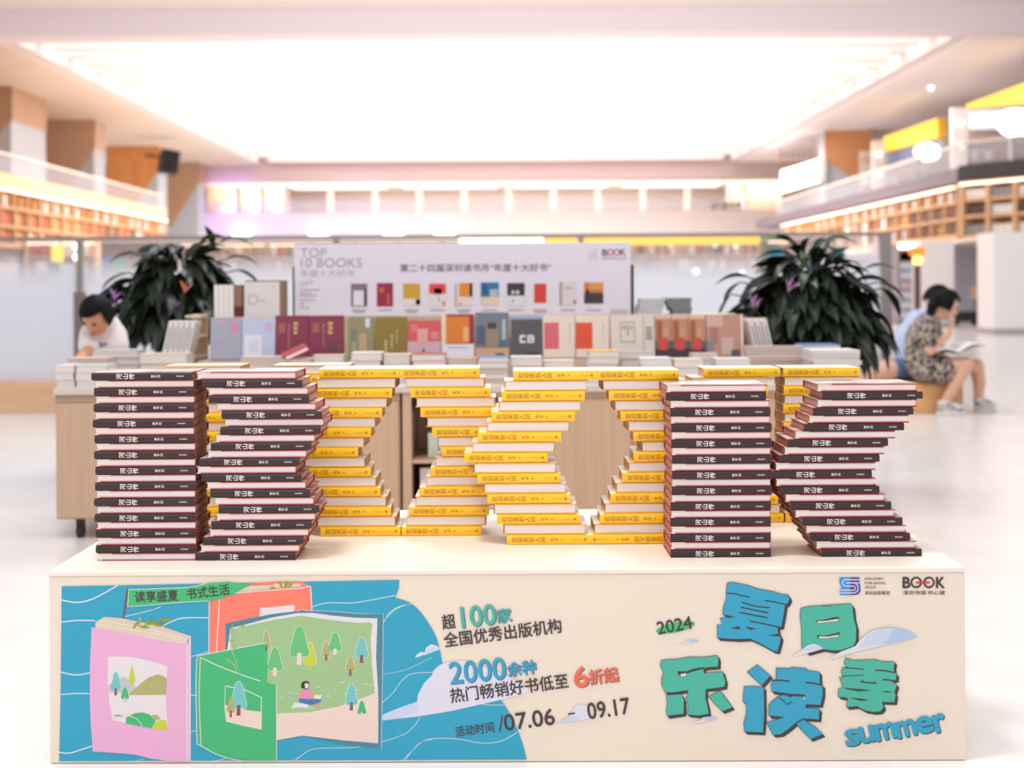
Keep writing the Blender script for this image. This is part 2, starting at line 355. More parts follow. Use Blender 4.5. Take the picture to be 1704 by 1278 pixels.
# upper shop shelf walls
for i, (a0, a1, Y) in enumerate(((1440, 1600, 54), (1600, 1760, 43.2))):
    p0, p1 = P(a0, 250, Y), P(a1, 250, Y)
    t = thing('display_shelf', ['pale display shelf of the further', 'pale display shelf of the nearer'][i]+' upper shop on the right', 'shelf', (p0.x, Y+.6, A+2.5))
    w = p1.x-p0.x; MB().box(0, w, .3, .34, 0, 2.6, mat('pale_peach', (246, 226, 212), .6)).build('back_panel', t)
    for k in range(5): MB().box(0, w, 0, .3, .25+.5*k, .29+.5*k, mat('light_wood2', (232, 200, 176), .5)).build('shelf', t)
    for k in range(7):
        for r in range(3):
            c = random.choice(['white', 'white', 'ochre', 'rust-red'])
            shelf_book(c, (p0.x+w*(k+.5)/7, Y+.74, A+2.5+.296+.5*r), (.17, .26, .28), (0, 0, 0), '', 'x')
    far_books(['pale display shelf of the further upper shop', 'pale display shelf of the nearer upper shop'][i])
# right orange column and lattice
p0, p1 = P(1372, 238, 56), P(1452, 292, 56)
m = MB(); m.box(p0.x, p1.x, 56, 57, A+2.5, A+6, GREYB)
m.prism([(p0.x-.02, 55.97, A+6), (p1.x+.02, 55.97, A+6), (p1.x+.02, 55.97, p1.z), (p0.x+.9, 55.97, p1.z), (p0.x-.02, 55.97, p0.z-.6)], (0, .025, 0), mat('orange_tan', (222, 158, 104), .5)); struct(m, 'wall_column_right')
t = thing('lattice_screen', 'wooden lattice screen behind the glowing white light box', 'screen', tuple(P(1333, 285, 64)))
for k in range(8): MB().box(-.9+.26*k, -.84+.26*k, 0, .05, -1.1, A+5.998-t.location.z, BR).build('slat', t)
for k in range(6): MB().box(-.95, 1.0, .05, .1, -1.1+.36*k, -1.05+.36*k, BR).build('crossbar', t)
# far right-hand second floor fronts
for i, (a0, a1, b0, b1) in enumerate(((1245, 1300, 290, 345),)):
    q0, q1 = P(a0, b0, 74), P(a1, b1, 74)
    struct(MB().box(q0.x, q1.x, 74, 74.5, A+3.0, q0.z, [BR, WHITE][i]), 'wall_column_far')
t = thing('shop_lettering', 'white raised lettering on the far right upper balcony', 'sign', (P(1205, 343, 71.8).x, 72.1, A+4.08))
for k in range(5): MB().box(-.6+.32*k, -.4+.32*k, 0, .1, -.3, .1, WHITE).box(-.66+.32*k, -.34+.32*k, 0, .1, -.12+.03*k, -.06+.03*k, WHITE).build('letter', t)
sp = P(1549, 146, 5.97*F/unroll(1549, 146)[1]); tag(MB().ellip(sp, (.07, .07, .05), LAMP).build('spotlight', smooth=True), 'single white spotlight in the right ceiling soffit', 'lamp')

# ground floor at the far end: bookcases, signs, lamps
bxs = [(44, 160), (300, 444), (446, 590), (592, 736), (738, 882), (884, 1028), (1030, 1174), (1176, 1320)]
cw = ['far left, behind frosted glass', 'left of the white sign', 'behind the sign left end', 'behind the sign left middle', 'behind the sign centre', 'behind the sign right middle', 'just right of the sign', 'behind the right plant']
for i, (a0, a1) in enumerate(bxs):
    Y = 40 if i else 37.5; x0 = PX(a0, 1, Y); x1 = PX(a1 if i else 160, 1, Y); w = x1-x0
    t = thing('bookcase', 'warm wood bookcase at the far end of the hall, '+cw[i], 'bookcase', (x0, Y, 0))
    wd_ = mat('warm_case', (246, 204, 164), .5)
    MB().box(0, w, .35, .4, 0, 2.22, wd_).build('back_panel', t)
    for k in range(5): MB().box(0, w, 0, .35, .02+.45*k, .06+.45*k, wd_).build('shelf', t)
    for k in (0, .5, 1): MB().box(w*k-.03, w*k+.03, -.01, .35, 0, 2.22, wd_).build('upright', t)
    MB().box(.03, w-.03, .0, .04, 2.16, 2.2, LED).build('light_strip', t)
    for r in (2, 3, 4):
        x = .15
        while x < w-.2:
            c = random.choice(['white', 'ochre', 'rust-red', 'grey', 'white', 'wine', 'white'])
            bw = .15
            if random.random() < .8 and abs(x-w/2) > .13: shelf_book(c, (x0+x, Y+.2, .066+.45*r), (bw, .26, .30), (0, 0, 0), '', 'x')
            x += bw+random.choice((.005, .005, .12))
    far_books('far bookcase '+cw[i])
p0, p1 = P(908, 394, 38), P(1272, 406, 38)
t = thing('shop_sign', 'long yellow lit strip sign above the far bookcases', 'sign', (p0.x, 38, p1.z))
MB().box(0, p1.x-p0.x, 0, .2, 0, p0.z-p1.z, YEL).build('face_panel', t); MB().box(0, p1.x-p0.x, .2, .3, -.03, p0.z-p1.z+.03, GREY).build('frame', t)
p0, p1 = P(765, 394, 38), P(904, 404, 38)
t = thing('light_box_sign', 'glowing white strip sign left of the yellow strip sign', 'sign', (p0.x, 38, p1.z))
MB().box(0, p1.x-p0.x, 0, .2, 0, p0.z-p1.z, mat('white_sign_glow')).build('face_panel', t); MB().box(0, p1.x-p0.x, .2, .3, -.03, p0.z-p1.z+.03, GREY).build('frame', t)
struct(MB().box(-14, 9.5, 38.35, 41.5, 2.25, 2.29, CREAM), 'ceiling')
struct(MB().box(-14, 9.5, 41.5, 41.8, 0, 2.29, mat('warm_wall', (240, 210, 184), .7)), 'wall_far_shop')
for i, (px, py) in enumerate(((1052, 404), (1115, 405), (1171, 404), (1190, 405), (1224, 405), (1245, 402), (1158, 452), (1226, 455))):
    px += 9*(i == 7); c = P(px, py, 39); t = thing('pendant_lamp', '%s small round glowing lamp right of the white sign' % (['leftmost upper', 'second upper', 'third upper', 'fourth upper', 'fifth upper', 'rightmost upper', 'left lower', 'right lower'][i]), 'lamp', tuple(c), group='lamps before the far bookcases')
    MB().ellip((0, 0, 0), (.085, .085, .085), LAMP).build('bulb', t, smooth=True); MB().tube([(0, 0, .08), (0, 0, 2.26-c.z)], .008, GREY, 6).build('cord', t)
# objects glimpsed behind the left glass
def board(nm, label, cat, q, Y, c, th=.04, stand=True, emit=None):
    p0, p1 = P(q[0], q[1], Y), P(q[2], q[3], Y); cxm = (p0.x+p1.x)/2
    t = thing(nm, label, cat, (cxm, Y, 0 if stand else p1.z)); z0 = p1.z if stand else 0; h = p0.z-p1.z; w = p1.x-p0.x
    MB().box(-w/2, w/2, 0, th, z0, z0+h, mat(nm+str(c), c, .5, emit=emit, es=1)).build('panel', t, bevel=.01)
    if stand:
        MB().tube([(0, th*.5, .02), (0, th*.5, z0)], .02, GREY).build('pole', t); MB().lathe([(.07, 0), (.07, .02), (.03, .03)], GREY).build('foot', t)
    return t
board('sign_board', 'small yellow lit sign behind the left frosted glass', 'sign', (85, 408, 105, 436), 20, (255, 220, 60), emit=(255, 210, 40))
board('poster', 'small blue poster seen through glass left of the left plant', 'poster', (170, 427, 187, 447), 20, (70, 120, 175))
board('poster', 'small green poster beside the blue one, left of the left plant', 'poster', (189, 427, 207, 447), 20, (80, 160, 130))
board('totem', 'tall pale lilac totem behind glass at far left', 'totem', (101, 440, 127, 640), 14, (222, 218, 232), .1, False)
a = P(130, 411, 22); t = thing('lamp_stand', 'slim stand with two round white lamps behind the left glass', 'lamp', (a.x, 22, 0))
MB().tube([(0, .08, 0), (0, .08, a.z)], .015, GREY, 8).build('pole', t); MB().lathe([(.12, 0), (.12, .02), (.02, .03)], GREY).build('foot', t)
for py in (411, 428): MB().ellip((0, 0, P(130, py, 22).z), (.075, .06, .06), LAMP).build('globe', t, smooth=True)
p0 = P(133, 486, 11.0); t = thing('signpost', 'dark brown upright post at left beside the reading child', 'post', (p0.x, 11.0, 0))
MB().box(-.04, .04, -.03, .03, 0, p0.z, mat('brown_post', (122, 106, 104), .5)).build('shaft', t); MB().box(-.12, .12, -.12, .12, 0, .02, GREY).build('foot', t)

# right-hand ground floor
CW = mat('column_white', (252, 242, 238), .5, k=.95)
def gcol(nm, x0, x1, yb, d, mt=CW):
    Y = FLY((x0+x1)/2, yb); a, b = PX(x0, .5, Y), PX(x1, .5, Y)
    m = MB(); m.box(a, b, Y, Y+d, 0, A+1.0, mt); m.box(a-.01, b+.01, Y-.01, Y+d, 0, .12, mat('grey_skirting', (190, 176, 174), .5)); return struct(m, nm)
gcol('wall_column_right', 1655, 1730, 557, 1.0); gcol('wall_column_right', 1532, 1588, 545, .8)
gcol('wall_right_grey', 1477, 1512, 540, 1.5, mat('mauve_grey', (196, 184, 192), .6))
Yw = FLY(1620, 541); a, b = PX(1585, .5, Yw), PX(1700, .5, Yw)
struct(MB().box(a-.8, b+6, Yw+3, Yw+3.2, 0, A+1.0, mat('bluish_wall', (216, 214, 226), .6)), 'wall_right_shop')
a, b = PX(1588, .2, Yw), PX(1636, .2, Yw)
t = thing('low_bench', 'long low black bench against the bluish wall at right', 'bench', ((a+b)/2, Yw, 0)); w = b-a
MB().box(-w/2, w/2, 0, .5, .08, .32, DARK).build('seat_block', t, bevel=.02)
for x in (-w/2+.1, w/2-.1): MB().box(x-.04, x+.04, .05, .45, 0, .08, DARK).build('foot', t)
a = P(1642, 505, Yw+.8); t = thing('display_stand', 'small wooden display stand left of the big white column', 'stand', (a.x, Yw+.8, 0))
MB().box(-.25, .25, 0, .4, .62, .9, WOODH).build('tray', t); MB().box(-.2, .2, .1, .3, 0, .62, mat('slate_panel', (120, 116, 140), .6)).build('body', t); MB().box(-.22, .2, -.05, .1, 0, .25, WOODH).build('lower_tray', t)
MB().ellip((.1, .1, .96), (.06, .05, .06), mat('green_glow', (120, 255, 140), emit=(60, 240, 90), es=2.5)).build('green_light', t, smooth=True)
struct(MB().box(PX(1639, 1, Yw+2.9), PX(1650, 1, Yw+2.9), Yw+2.88, Yw+3, .9, A+.9, mat('teal_panel', (130, 176, 178), .5)), 'trim_60')
# kiosk with coloured lamps
a = P(1510, 470, 22); t = thing('magazine_rack', 'grey magazine rack of pale leaflets behind the plant, right of glass post', 'rack', (a.x, 22, 0))
MB().box(-.1, .1, .09, .14, 0, 1.6, GREY).build('frame', t)
for k in range(7): MB().box(-.085, .085, 0, .09, .45+.15*k, .57+.15*k, [mat('leaflet_white', (226, 222, 232), .6), mat('leaflet_pink', (226, 190, 196), .6)][k % 4 == 3]).build('leaflet', t)
MB().box(-.11, .11, 0, .09, P(1510, 409, 22).z-.04, P(1510, 409, 22).z+.04, LAMP).build('header_light', t)
MB().box(-.085, .085, 0, .09, 1.35, 1.5, mat('leaflet_red', (226, 110, 110), .6)).build('leaflet', t)
a = P(1526, 425, 21); t = thing('lantern', 'orange and yellow glowing lantern on a brown post at right', 'lantern', (a.x, 21, 0))
MB().box(-.045, .045, -.02, .02, 0, a.z-.14, mat('brown_post2', (120, 84, 66), .5)).build('post', t)
MB().box(-.1, .1, -.06, .06, a.z, a.z+.12, mat('orange_glow', (255, 150, 40), emit=(255, 120, 20), es=1.3)).build('upper_shade', t)
MB().ellip((0, -.02, a.z-.07), (.075, .06, .07), mat('yellow_glow', (255, 220, 120), emit=(255, 215, 110), es=2.5)).build('lower_globe', t, smooth=True)
# ------------------------------------------------------------------ glass fence
GY = 11.45
t = thing('glass_fence', 'frosted glass fence on a wooden plinth crossing the hall behind the display', 'fence', (0, GY, 0))
zt = P(840, 396, GY).z; xs = [PX(p, 1, GY) for p in (-120, 133, 560, 967, 1272, 1472)]
MB().box(xs[0], xs[-1], -.06, .3, 0, .255, mat('plinth_wood', (238, 196, 160), .45, noise=((228, 182, 142), (2, 20, 20), .3, .7))).build('plinth', t, bevel=.008)
FR = glass('frosted_glass', (246, 246, 254), .12, .98, 1.24)
for a, b in zip(xs, xs[1:]): MB().box(a+.02, b-.02, 0, .012, .255, zt, FR).build('glass_panel', t)
for x in xs[1:]: MB().box(x-.022, x+.022, -.02, .04, .255, zt, GREY).build('post', t)
MB().box(xs[0], xs[-1]+.02, -.02, .04, zt, zt+.03, GREY).build('top_rail', t)
MB().box(xs[-1]-.03, xs[-1]+.05, -.03, .06, 0, zt+.03, GREY).build('end_post', t)
MB().box(xs[-1]-.015, xs[-1], .06, 4, .255, zt, FR).build('return_panel', t)
TE = mat('teal_sticker', (60, 150, 176), .5)
for q in ((1281, 412, 1303, 435), (1384, 411, 1406, 432)):
    a, b = P(q[0], q[1], GY-.01), P(q[2], q[3], GY-.01); MB().box(a.x, b.x, -.012, -.008, b.z, a.z, TE).build('sticker', t)

# ------------------------------------------------------------------ low printed plinth in front
YF = 2.945; TZ = .395; BD = .787
c0 = PX(83, .2, YF); c1 = PX(1607, .2, YF); bw = c1-c0; bx = (c0+c1)/2
YAW = math.radians(-.45)
box = thing('display_plinth', 'low cream display plinth printed with sea, books and summer lettering', 'display table', (bx, YF+BD/2, 0), (0, 0, YAW))
CRB = mat('plinth_cream', (243, 226, 209), .45); CRT = mat('plinth_top', (250, 235, 222), .4)
m = MB(); m.box(-bw/2, bw/2, -BD/2, BD/2, .001, TZ-.012, CRB).build('body', box, bevel=.002)
MB().box(-bw/2-.0015, bw/2+.0015, -BD/2-.0015, BD/2+.0015, TZ-.012, TZ, CRT).build('top_panel', box, bevel=.003)
BM = Matrix.Translation(box.location) @ Matrix.Rotation(YAW, 4, 'Z'); BMI = BM.inverted(); fn = (BM.to_3x3() @ Vector((0, -1, 0))); fp = BM @ Vector((0, -BD/2, 0))
CAMP = Vector((0, 0, CZ))
def face_pt(px, py, lay):
    d = P(px, py, 1.0)-CAMP; tt = (fp-CAMP).dot(fn)/d.dot(fn); L = BMI @ (CAMP+d*tt)
    return (L.x, -BD/2-.0016-lay*.00007, min(max(L.z, .006), TZ-.002))
def cr_spline(pts, n=5, closed=True):
    out = []; N = len(pts)
    for i in range(N if closed else N-1):
        g = lambda k: pts[k % N] if closed else pts[min(max(k, 0), N-1)]
        p0, p1, p2, p3 = g(i-1), g(i), g(i+1), g(i+2)
        for k in range(n):
            t_ = k/n; out.append(tuple(.5*((2*p1[a])+(-p0[a]+p2[a])*t_+(2*p0[a]-5*p1[a]+4*p2[a]-p3[a])*t_*t_+(-p0[a]+3*p1[a]-3*p2[a]+p3[a])*t_**3) for a in (0, 1)))
    if not closed: out.append(pts[-1])
    return out
class Art(MB):
    flat = True
    to3 = staticmethod(face_pt)
    def fill(s, pts, m, lay, holes=(), smooth=False):
        if smooth: pts = cr_spline(pts)
        loops = [[Vector((x, -y, 0)) for x, y in l] for l in [pts]+list(holes)]
        flatp = [q for l in [pts]+list(holes) for q in l]; b = len(s.v)
        s.v += [s.to3(x, y, lay) for x, y in flatp]
        for tri in tessellate_polygon(loops):
            a, bb, c = [flatp[i] for i in tri]
            if (bb[0]-a[0])*(c[1]-a[1])-(bb[1]-a[1])*(c[0]-a[0]) > 0: tri = (tri[0], tri[2], tri[1])
            s.face([b+i for i in tri], m)
        return s
    def line(s, pts, w, m, lay, smooth=True, closed=False):
        if smooth and len(pts) > 2: pts = cr_spline(pts, 6, closed)
        if closed: pts = pts+[pts[0]]
        L, R = [], []
        for i, p in enumerate(pts):
            a, b = pts[max(i-1, 0)], pts[min(i+1, len(pts)-1)]; dx, dy = b[0]-a[0], b[1]-a[1]; l = math.hypot(dx, dy) or 1
            nx, ny = -dy/l*w/2, dx/l*w/2; L.append((p[0]+nx, p[1]+ny)); R.append((p[0]-nx, p[1]-ny))
        for i in range(len(pts)-1):
            b = len(s.v); s.v += [s.to3(x, y, lay) for x, y in (L[i], L[i+1], R[i+1], R[i])]; s.face((b, b+1, b+2, b+3), m)
        return s
    def text(s, body, p0, p1, h, m, lay, bold=.02, off=(0, 0)):
        if bold > 0:                            # heavier strokes: the same letters printed again a hair to each side
            w = bold*h*.8
            for k, (ox, oy) in enumerate(((w, 0), (-w, 0), (0, w), (0, -w), (w*.7, w*.7), (-w*.7, -w*.7), (w*.7, -w*.7), (-w*.7, w*.7))): s.text(body, p0, p1, h, m, lay+.02*k, 0, (off[0]+ox, off[1]+oy))
        vs, fs, bb = tpoly(body, 0); wb, hb = bb[1]-bb[0], bb[3]-bb[2]; dx, dy = p1[0]-p0[0], p1[1]-p0[1]; l = math.hypot(dx, dy)
        ex, ey = dx/wb, dy/wb; ux, uy = dy/l*h/hb, -dx/l*h/hb; b = len(s.v)
        for x, y in vs:
            x -= bb[0]; y -= bb[2]; s.v.append(s.to3(p0[0]+ex*x+ux*y+off[0], p0[1]+ey*x+uy*y+off[1], lay))
        for f in fs: s.face([b+i for i in f], m)
        return s
def cc(ox, oy, k): return lambda *p: [(ox+x/k, oy+y/k) for x, y in p]
c4 = cc(80, 930, 3.671); c5 = cc(400, 930, 3.672); c6 = cc(640, 930, 3.673); c7 = cc(1060, 930, 3.674); c8 = cc(1360, 930, 3.671)
ink = lambda n, c: mat('print_'+n, c, .5)
SEA = ink('sea', (44, 164, 197)); WL = ink('white', (236, 228, 232)); CORAL = ink('coral', (255, 128, 106)); TEALF = ink('teal_frame', (72, 136, 158))
SAGE = ink('sage', (163, 197, 142)); SAND = ink('sand', (243, 214, 203)); GRN = ink('green', (66, 186, 118)); PINK = ink('pink', (238, 176, 214)); PAPR = ink('paper', (234, 224, 226))
TAN = ink('tan', (226, 208, 178)); OLIV = ink('olive', (180, 176, 112)); OLV2 = ink('leaf_olive', (150, 160, 50)); LIME = ink('lime', (204, 208, 62)); CYAN = ink('cyan', (118, 198, 200)); TREE = ink('tree_green', (104, 196, 122))
TGRY = ink('hill_grey', (196, 198, 194)); BRN = ink('trunk_brown', (140, 90, 84)); INKD = ink('dark_text', (70, 54, 58)); CLD = ink('cloud', (226, 222, 236)); CLD2 = ink('cloud_blue', (176, 200, 234)); CLD3 = ink('cloud_pale', (204, 214, 236))
BLUT = ink('title_blue', (46, 164, 199)); GRNT = ink('title_green', (72, 184, 160)); ORG = ink('orange', (248, 112, 60)); NAVY = ink('navy', (76, 86, 140)); FLAGG = ink('flag_green', (64, 190, 116))
g = Art()
g.fill(c4((85, 168))+c5((970, 128), (968, 180), (945, 235))+cr_spline(c6((62, 237), (150, 265), (220, 325), (280, 410), (320, 490), (345, 590), (352, 640)), 5, False)+c6((500, 720))+cr_spline(c6((715, 868), (770, 950), (815, 1050), (850, 1150), (872, 1246)), 5, False)+c4((69, 1273), (70, 1200), (78, 800)), SEA, 0)
wl = [(c4((80, 250), (180, 265), (270, 245), (350, 205), (432, 158)), 2), (c4((80, 385), (180, 375), (290, 376)), 1.9), (c4((470, 352), (560, 330), (640, 310), (690, 290)), 1), (c4((700, 410), (760, 380), (830, 360), (980, 358)), 1.6), (c4((80, 690), (170, 708), (258, 695)), 1.8), (c4((80, 828), (170, 820), (258, 822)), 1.5), (c4((70, 1180), (130, 1185), (200, 1165), (275, 1140)), 1.9), (c4((875, 595), (930, 580), (985, 565)), 1), (c4((870, 832), (905, 832)), 1.3), (c4((870, 1055), (915, 1045)), .9), (c4((860, 1258), (960, 1245), (1100, 1215)), .8), (c4((300, 1272), (450, 1250), (590, 1220)), .6), (c4((1480, 1270), (1542, 1205)), .8),
      (c5((440, 292), (530, 268), (680, 268), (800, 250), (945, 222)), 1.2), (c5((868, 395), (910, 340), (970, 295), (1050, 272)), 1), (c5((868, 705), (1000, 680), (1070, 650), (1175, 600)), .5), (c5((868, 875), (930, 820), (990, 740), (1050, 700), (1175, 692)), .9), (c5((862, 1118), (950, 1090), (1020, 1060), (1070, 1010), (1100, 965)), .9), (c5((300, 1268), (350, 1220), (420, 1170), (500, 1155), (700, 1150), (860, 1118)), .9), (c5((985, 1256), (1060, 1160), (1110, 1115), (1175, 1100)), .8), (c6((100, 1244), (180, 1160), (240, 1110), (330, 1095), (450, 1100), (600, 1125), (700, 1115), (760, 1090), (815, 1055)), 1), (c6((600, 888), (680, 893), (730, 892)), .9), (c6((0, 380), (30, 330), (90, 290), (165, 275)), .9)]
for p, w in wl: g.line(p, w, WL, 1)
# coral book
g.fill(c4((985, 250), (1200, 205), (1235, 155))+c5((40, 150), (230, 137), (370, 137), (430, 165), (440, 350), (0, 400))+c4((1085, 560), (983, 575)), CORAL, 2)
g.fill(c4((1130, 208), (1225, 165), (1400, 158))+c5((200, 150), (370, 150), (370, 168), (200, 180), (60, 195)), TAN, 3); g.line(c4((1130, 210), (1300, 195), (1540, 178))+c5((430, 165)), 1.6, WL, 4, False); g.line(c5((430, 165), (438, 315)), 1.8, WL, 4, False)
g.line(c5((60, 175), (200, 160), (370, 158)), .8, WL, 4); g.line(c4((1048, 244), (1030, 568)), 1.6, WL, 4, False); g.line(c4((985, 250), (983, 575)), 1.4, WL, 4, False)
g.fill(c5((120, 298), (200, 292), (330, 280), (334, 300), (320, 345), (118, 350)), PAPR, 4, smooth=False)
for q in (((175, 180), (195, 165), (228, 182)), ((232, 138), (250, 138), (262, 178), (245, 172)), ((272, 138), (300, 138), (290, 170), (266, 178)), ((300, 150), (328, 138), (312, 168), (290, 176))): g.fill(c5(*q), OLV2, 5)
# open teal book
g.fill(c4((1085, 395))+c5((60, 362), (200, 335), (345, 318), (375, 308), (400, 316), (560, 322), (720, 335), (875, 335), (868, 800), (862, 1158), (640, 1135), (380, 1082), (228, 1112))+c4((1085, 1100)), TEALF, 5)
g.line(c5((345, 318), (375, 308), (400, 314), (560, 318), (720, 332), (875, 333), (868, 800), (862, 1158)), .8, WL, 6, False)
g.fill(c4((1115, 422))+c5((60, 392), (200, 355), (350, 330), (440, 328), (560, 345), (700, 358), (838, 362), (830, 600), (843, 820), (840, 1125), (640, 1108), (380, 1078), (228, 1104))+c4((1095, 1080), (1095, 560)), PAPR, 6)
g.fill(c4((1117, 430))+c5((60, 402), (200, 372), (375, 345), (480, 362), (620, 380), (720, 390), (790, 386), (808, 400), (797, 480), (805, 650), (822, 820), (740, 850), (600, 900), (420, 935), (228, 942))+c4((1117, 900)), SAGE, 7)
g.fill(c5((226, 942), (420, 935), (600, 900), (740, 850), (843, 822), (843, 1122), (640, 1104), (380, 1078), (226, 1106)), SAND, 7)
def tree(f, cx, top, bot, w, m, tk, tb, lay=8, ol=True):
    h = bot-top; p = f((cx, top), (cx+w*.22, top+h*.15), (cx+w*.36, top+h*.5), (cx+w*.5, top+h*.88), (cx+w*.36, bot), (cx, bot), (cx-w*.36, bot), (cx-w*.5, top+h*.85), (cx-w*.36, top+h*.5), (cx-w*.22, top+h*.15))
    if ol: g.line(cr_spline(p, 3), 1.7, PAPR, lay, False, True)
    g.fill(f((cx-w*.11, bot-h*.12), (cx+w*.11, bot-h*.12), (cx+w*.12, tb), (cx-w*.15, tb)), tk, lay+2); g.fill(p, m, lay+1, smooth=True)
for a in ((160, 440, 545, 52, OLIV, OLIV, 560), (212, 540, 680, 95, TREE, SAND, 715), (425, 505, 640, 80, LIME, LIME, 675), (525, 500, 595, 52, OLIV, BRN, 618), (580, 447, 560, 80, TREE, SAND, 586), (742, 478, 600, 82, CYAN, BRN, 634), (673, 590, 685, 58, OLIV, BRN, 712), (680, 760, 890, 76, CYAN, BRN, 924), (743, 865, 945, 54, GRN, SAND, 968)): tree(c5, *a)
tree(c5, 362, 408, 595, 118, TREE, SAND, 645, 10)
for x, y, w in ((480, 783, 30), (310, 818, 28), (345, 826, 20), (540, 840, 24), (620, 755, 34), (765, 762, 26), (800, 770, 24), (715, 800, 20), (440, 910, 40), (250, 845, 16), (640, 822, 20), (580, 795, 14)): g.line(c5((x-w/2, y), (x+w/2, y-2)), 1, PAPR, 8, False)
# seated reader in the print
g.fill(c5((308, 912), (335, 875), (375, 880), (415, 880), (415, 912), (370, 905)), PAPR, 8); g.fill(c5((358, 870), (372, 848), (440, 855), (490, 855), (488, 872), (440, 890), (380, 880)), ink('jeans', (70, 120, 180)), 9, smooth=True); g.fill(c5((372, 805), (398, 795), (430, 800), (440, 815), (428, 855), (378, 852)), ink('shirt_pink', (238, 140, 200)), 10); g.fill(c5((362, 815), (376, 800), (378, 850), (366, 850)), ink('skin_print', (250, 150, 120)), 11); g.fill(c5((430, 805), (455, 838), (448, 848), (425, 830)), ink('skin_print', ()), 11); g.fill(c5((445, 888), (490, 880), (488, 897), (450, 898)), ink('skin_print', ()), 11)
g.fill(c5((372, 775), (378, 752), (400, 745), (420, 752), (420, 780), (408, 795), (385, 790), (372, 785)), ink('hair_print', (50, 40, 44)), 10, smooth=True); g.fill(c5((392, 762), (408, 755), (420, 768), (415, 788), (398, 790)), SAND, 11); g.fill(c5((450, 830), (500, 828), (490, 856), (455, 852)), PAPR, 12)
# green book
g.fill(c4((915, 590), (1150, 545), (1340, 510), (1340, 755), (1395, 770), (1398, 1272), (1240, 1240), (1060, 1203), (935, 1140), (908, 1130), (903, 740)), GRN, 10)
for q, w in ((((918, 590), (1150, 545), (1338, 510)), 1.5), (((932, 600), (1050, 655), (1180, 705), (1300, 745)), 1.4), (((932, 600), (925, 850), (936, 1140)), 1.2), (((912, 590), (905, 740), (908, 1000), (912, 1130)), 1.2), (((912, 1130), (935, 1140), (1060, 1203), (1240, 1242), (1395, 1273)), 1.4), (((1396, 770), (1398, 1272)), 1.2)): g.line(c4(*q), w, WL, 11)
g.fill(c4((1083, 890), (1130, 900), (1220, 922), (1305, 932), (1305, 1040), (1190, 1015), (1090, 990)), SAND, 11); g.line(c4((1085, 775), (1200, 797), (1305, 845), (1303, 930)), 1.6, WL, 12, False); g.line(c4((1085, 775), (1080, 900), (1090, 990), (1190, 1015), (1305, 1040), (1305, 930)), 1, WL, 12, False)
tree(c4, 1166, 745, 910, 95, CYAN, BRN, 955, 13); tree(c4, 1118, 838, 935, 52, OLIV, BRN, 965, 14, False)
# vines
g.line(c4((1130, 400), (1112, 470), (1125, 560), (1155, 640), (1145, 690)), .8, TAN, 13)
for x, y, a in ((1125, 430, 80), (1125, 495, 5), (1140, 545, 70), (1105, 620, -40), (1135, 645, -55), (1185, 408, 5)):
    q = [(x+22*math.cos(math.radians(a)), y-22*math.sin(math.radians(a))), (x-6*math.sin(math.radians(a)), y-6*math.cos(math.radians(a))), (x-22*math.cos(math.radians(a)), y+22*math.sin(math.radians(a))), (x+6*math.sin(math.radians(a)), y+6*math.cos(math.radians(a)))]; g.fill(c4(*q), OLIV, 14, smooth=True)
# pink book
g.fill(c4((290, 420), (293, 382), (310, 375), (345, 352), (460, 362), (700, 412), (870, 468), (845, 515), (600, 478)), TAN, 12)
for q in (((300, 400), (600, 445), (850, 500)), ((320, 375), (600, 425), (855, 490)), ((345, 355), (600, 405), (868, 470)), ((292, 420), (640, 483), (848, 515))): g.line(c4(*q), 1.2, PINK if q[0][1] < 360 else WL, 13)
g.fill(c4((268, 415), (420, 440), (640, 485), (850, 518), (870, 470), (868, 1250), (850, 1265), (740, 1250), (640, 1220), (540, 1195), (450, 1185), (275, 1175), (262, 1000), (257, 820), (258, 640)), PINK, 14)
g.line(c4((870, 468), (869, 1250)), 2.2, WL, 15, False); g.line(c4((852, 516), (850, 900), (852, 1264)), 1.8, WL, 15, False)
g.fill(c4((370, 597), (420, 592), (520, 598), (620, 620), (730, 655), (722, 850), (725, 930), (735, 1042), (600, 1028), (480, 1003), (395, 980), (378, 880), (366, 750)), PAPR, 15)
g.fill(c4((370, 770), (420, 735), (465, 718), (510, 740), (545, 790), (545, 830), (374, 812)), TGRY, 16); g.fill(c4((490, 830), (560, 765), (620, 720), (672, 703), (710, 715), (728, 730), (722, 828)), OLIV, 17)
for a in ((416, 688, 800, 60, CYAN, BRN, 832), (515, 655, 755, 38, LIME, LIME, 760), (472, 782, 852, 48, GRN, PINK, 872)): tree(c4, *a, 18, False)
g.fill(c4((476, 1002), (480, 965), (500, 958), (530, 940), (580, 935), (625, 950), (660, 985), (640, 1034), (560, 1020)), GRN, 18); g.fill(c4((634, 1034), (650, 1000), (690, 980), (722, 985), (735, 1042)), LIME, 19); g.fill(c4((635, 950), (665, 950), (690, 975), (655, 985)), OLIV, 17); g.line(c4((500, 960), (545, 975), (578, 1022)), 1, PAPR, 19); g.fill(c4((398, 955), (430, 948), (465, 958), (430, 962)), OLIV, 18)
for x, y, a in ((590, 415, -8), (560, 380, 80), (610, 385, 55), (640, 390, 20), (690, 372, 18), (720, 372, 15), (670, 402, -12), (540, 400, 50)):
    ca, sa = math.cos(math.radians(a)), math.sin(math.radians(a)); q = [(x+34*ca, y-34*sa), (x-9*sa, y-9*ca), (x-34*ca, y+34*sa), (x+9*sa, y+9*ca)]; g.fill(c4(*q), OLV2 if a < 60 else OLIV, 16, smooth=True)
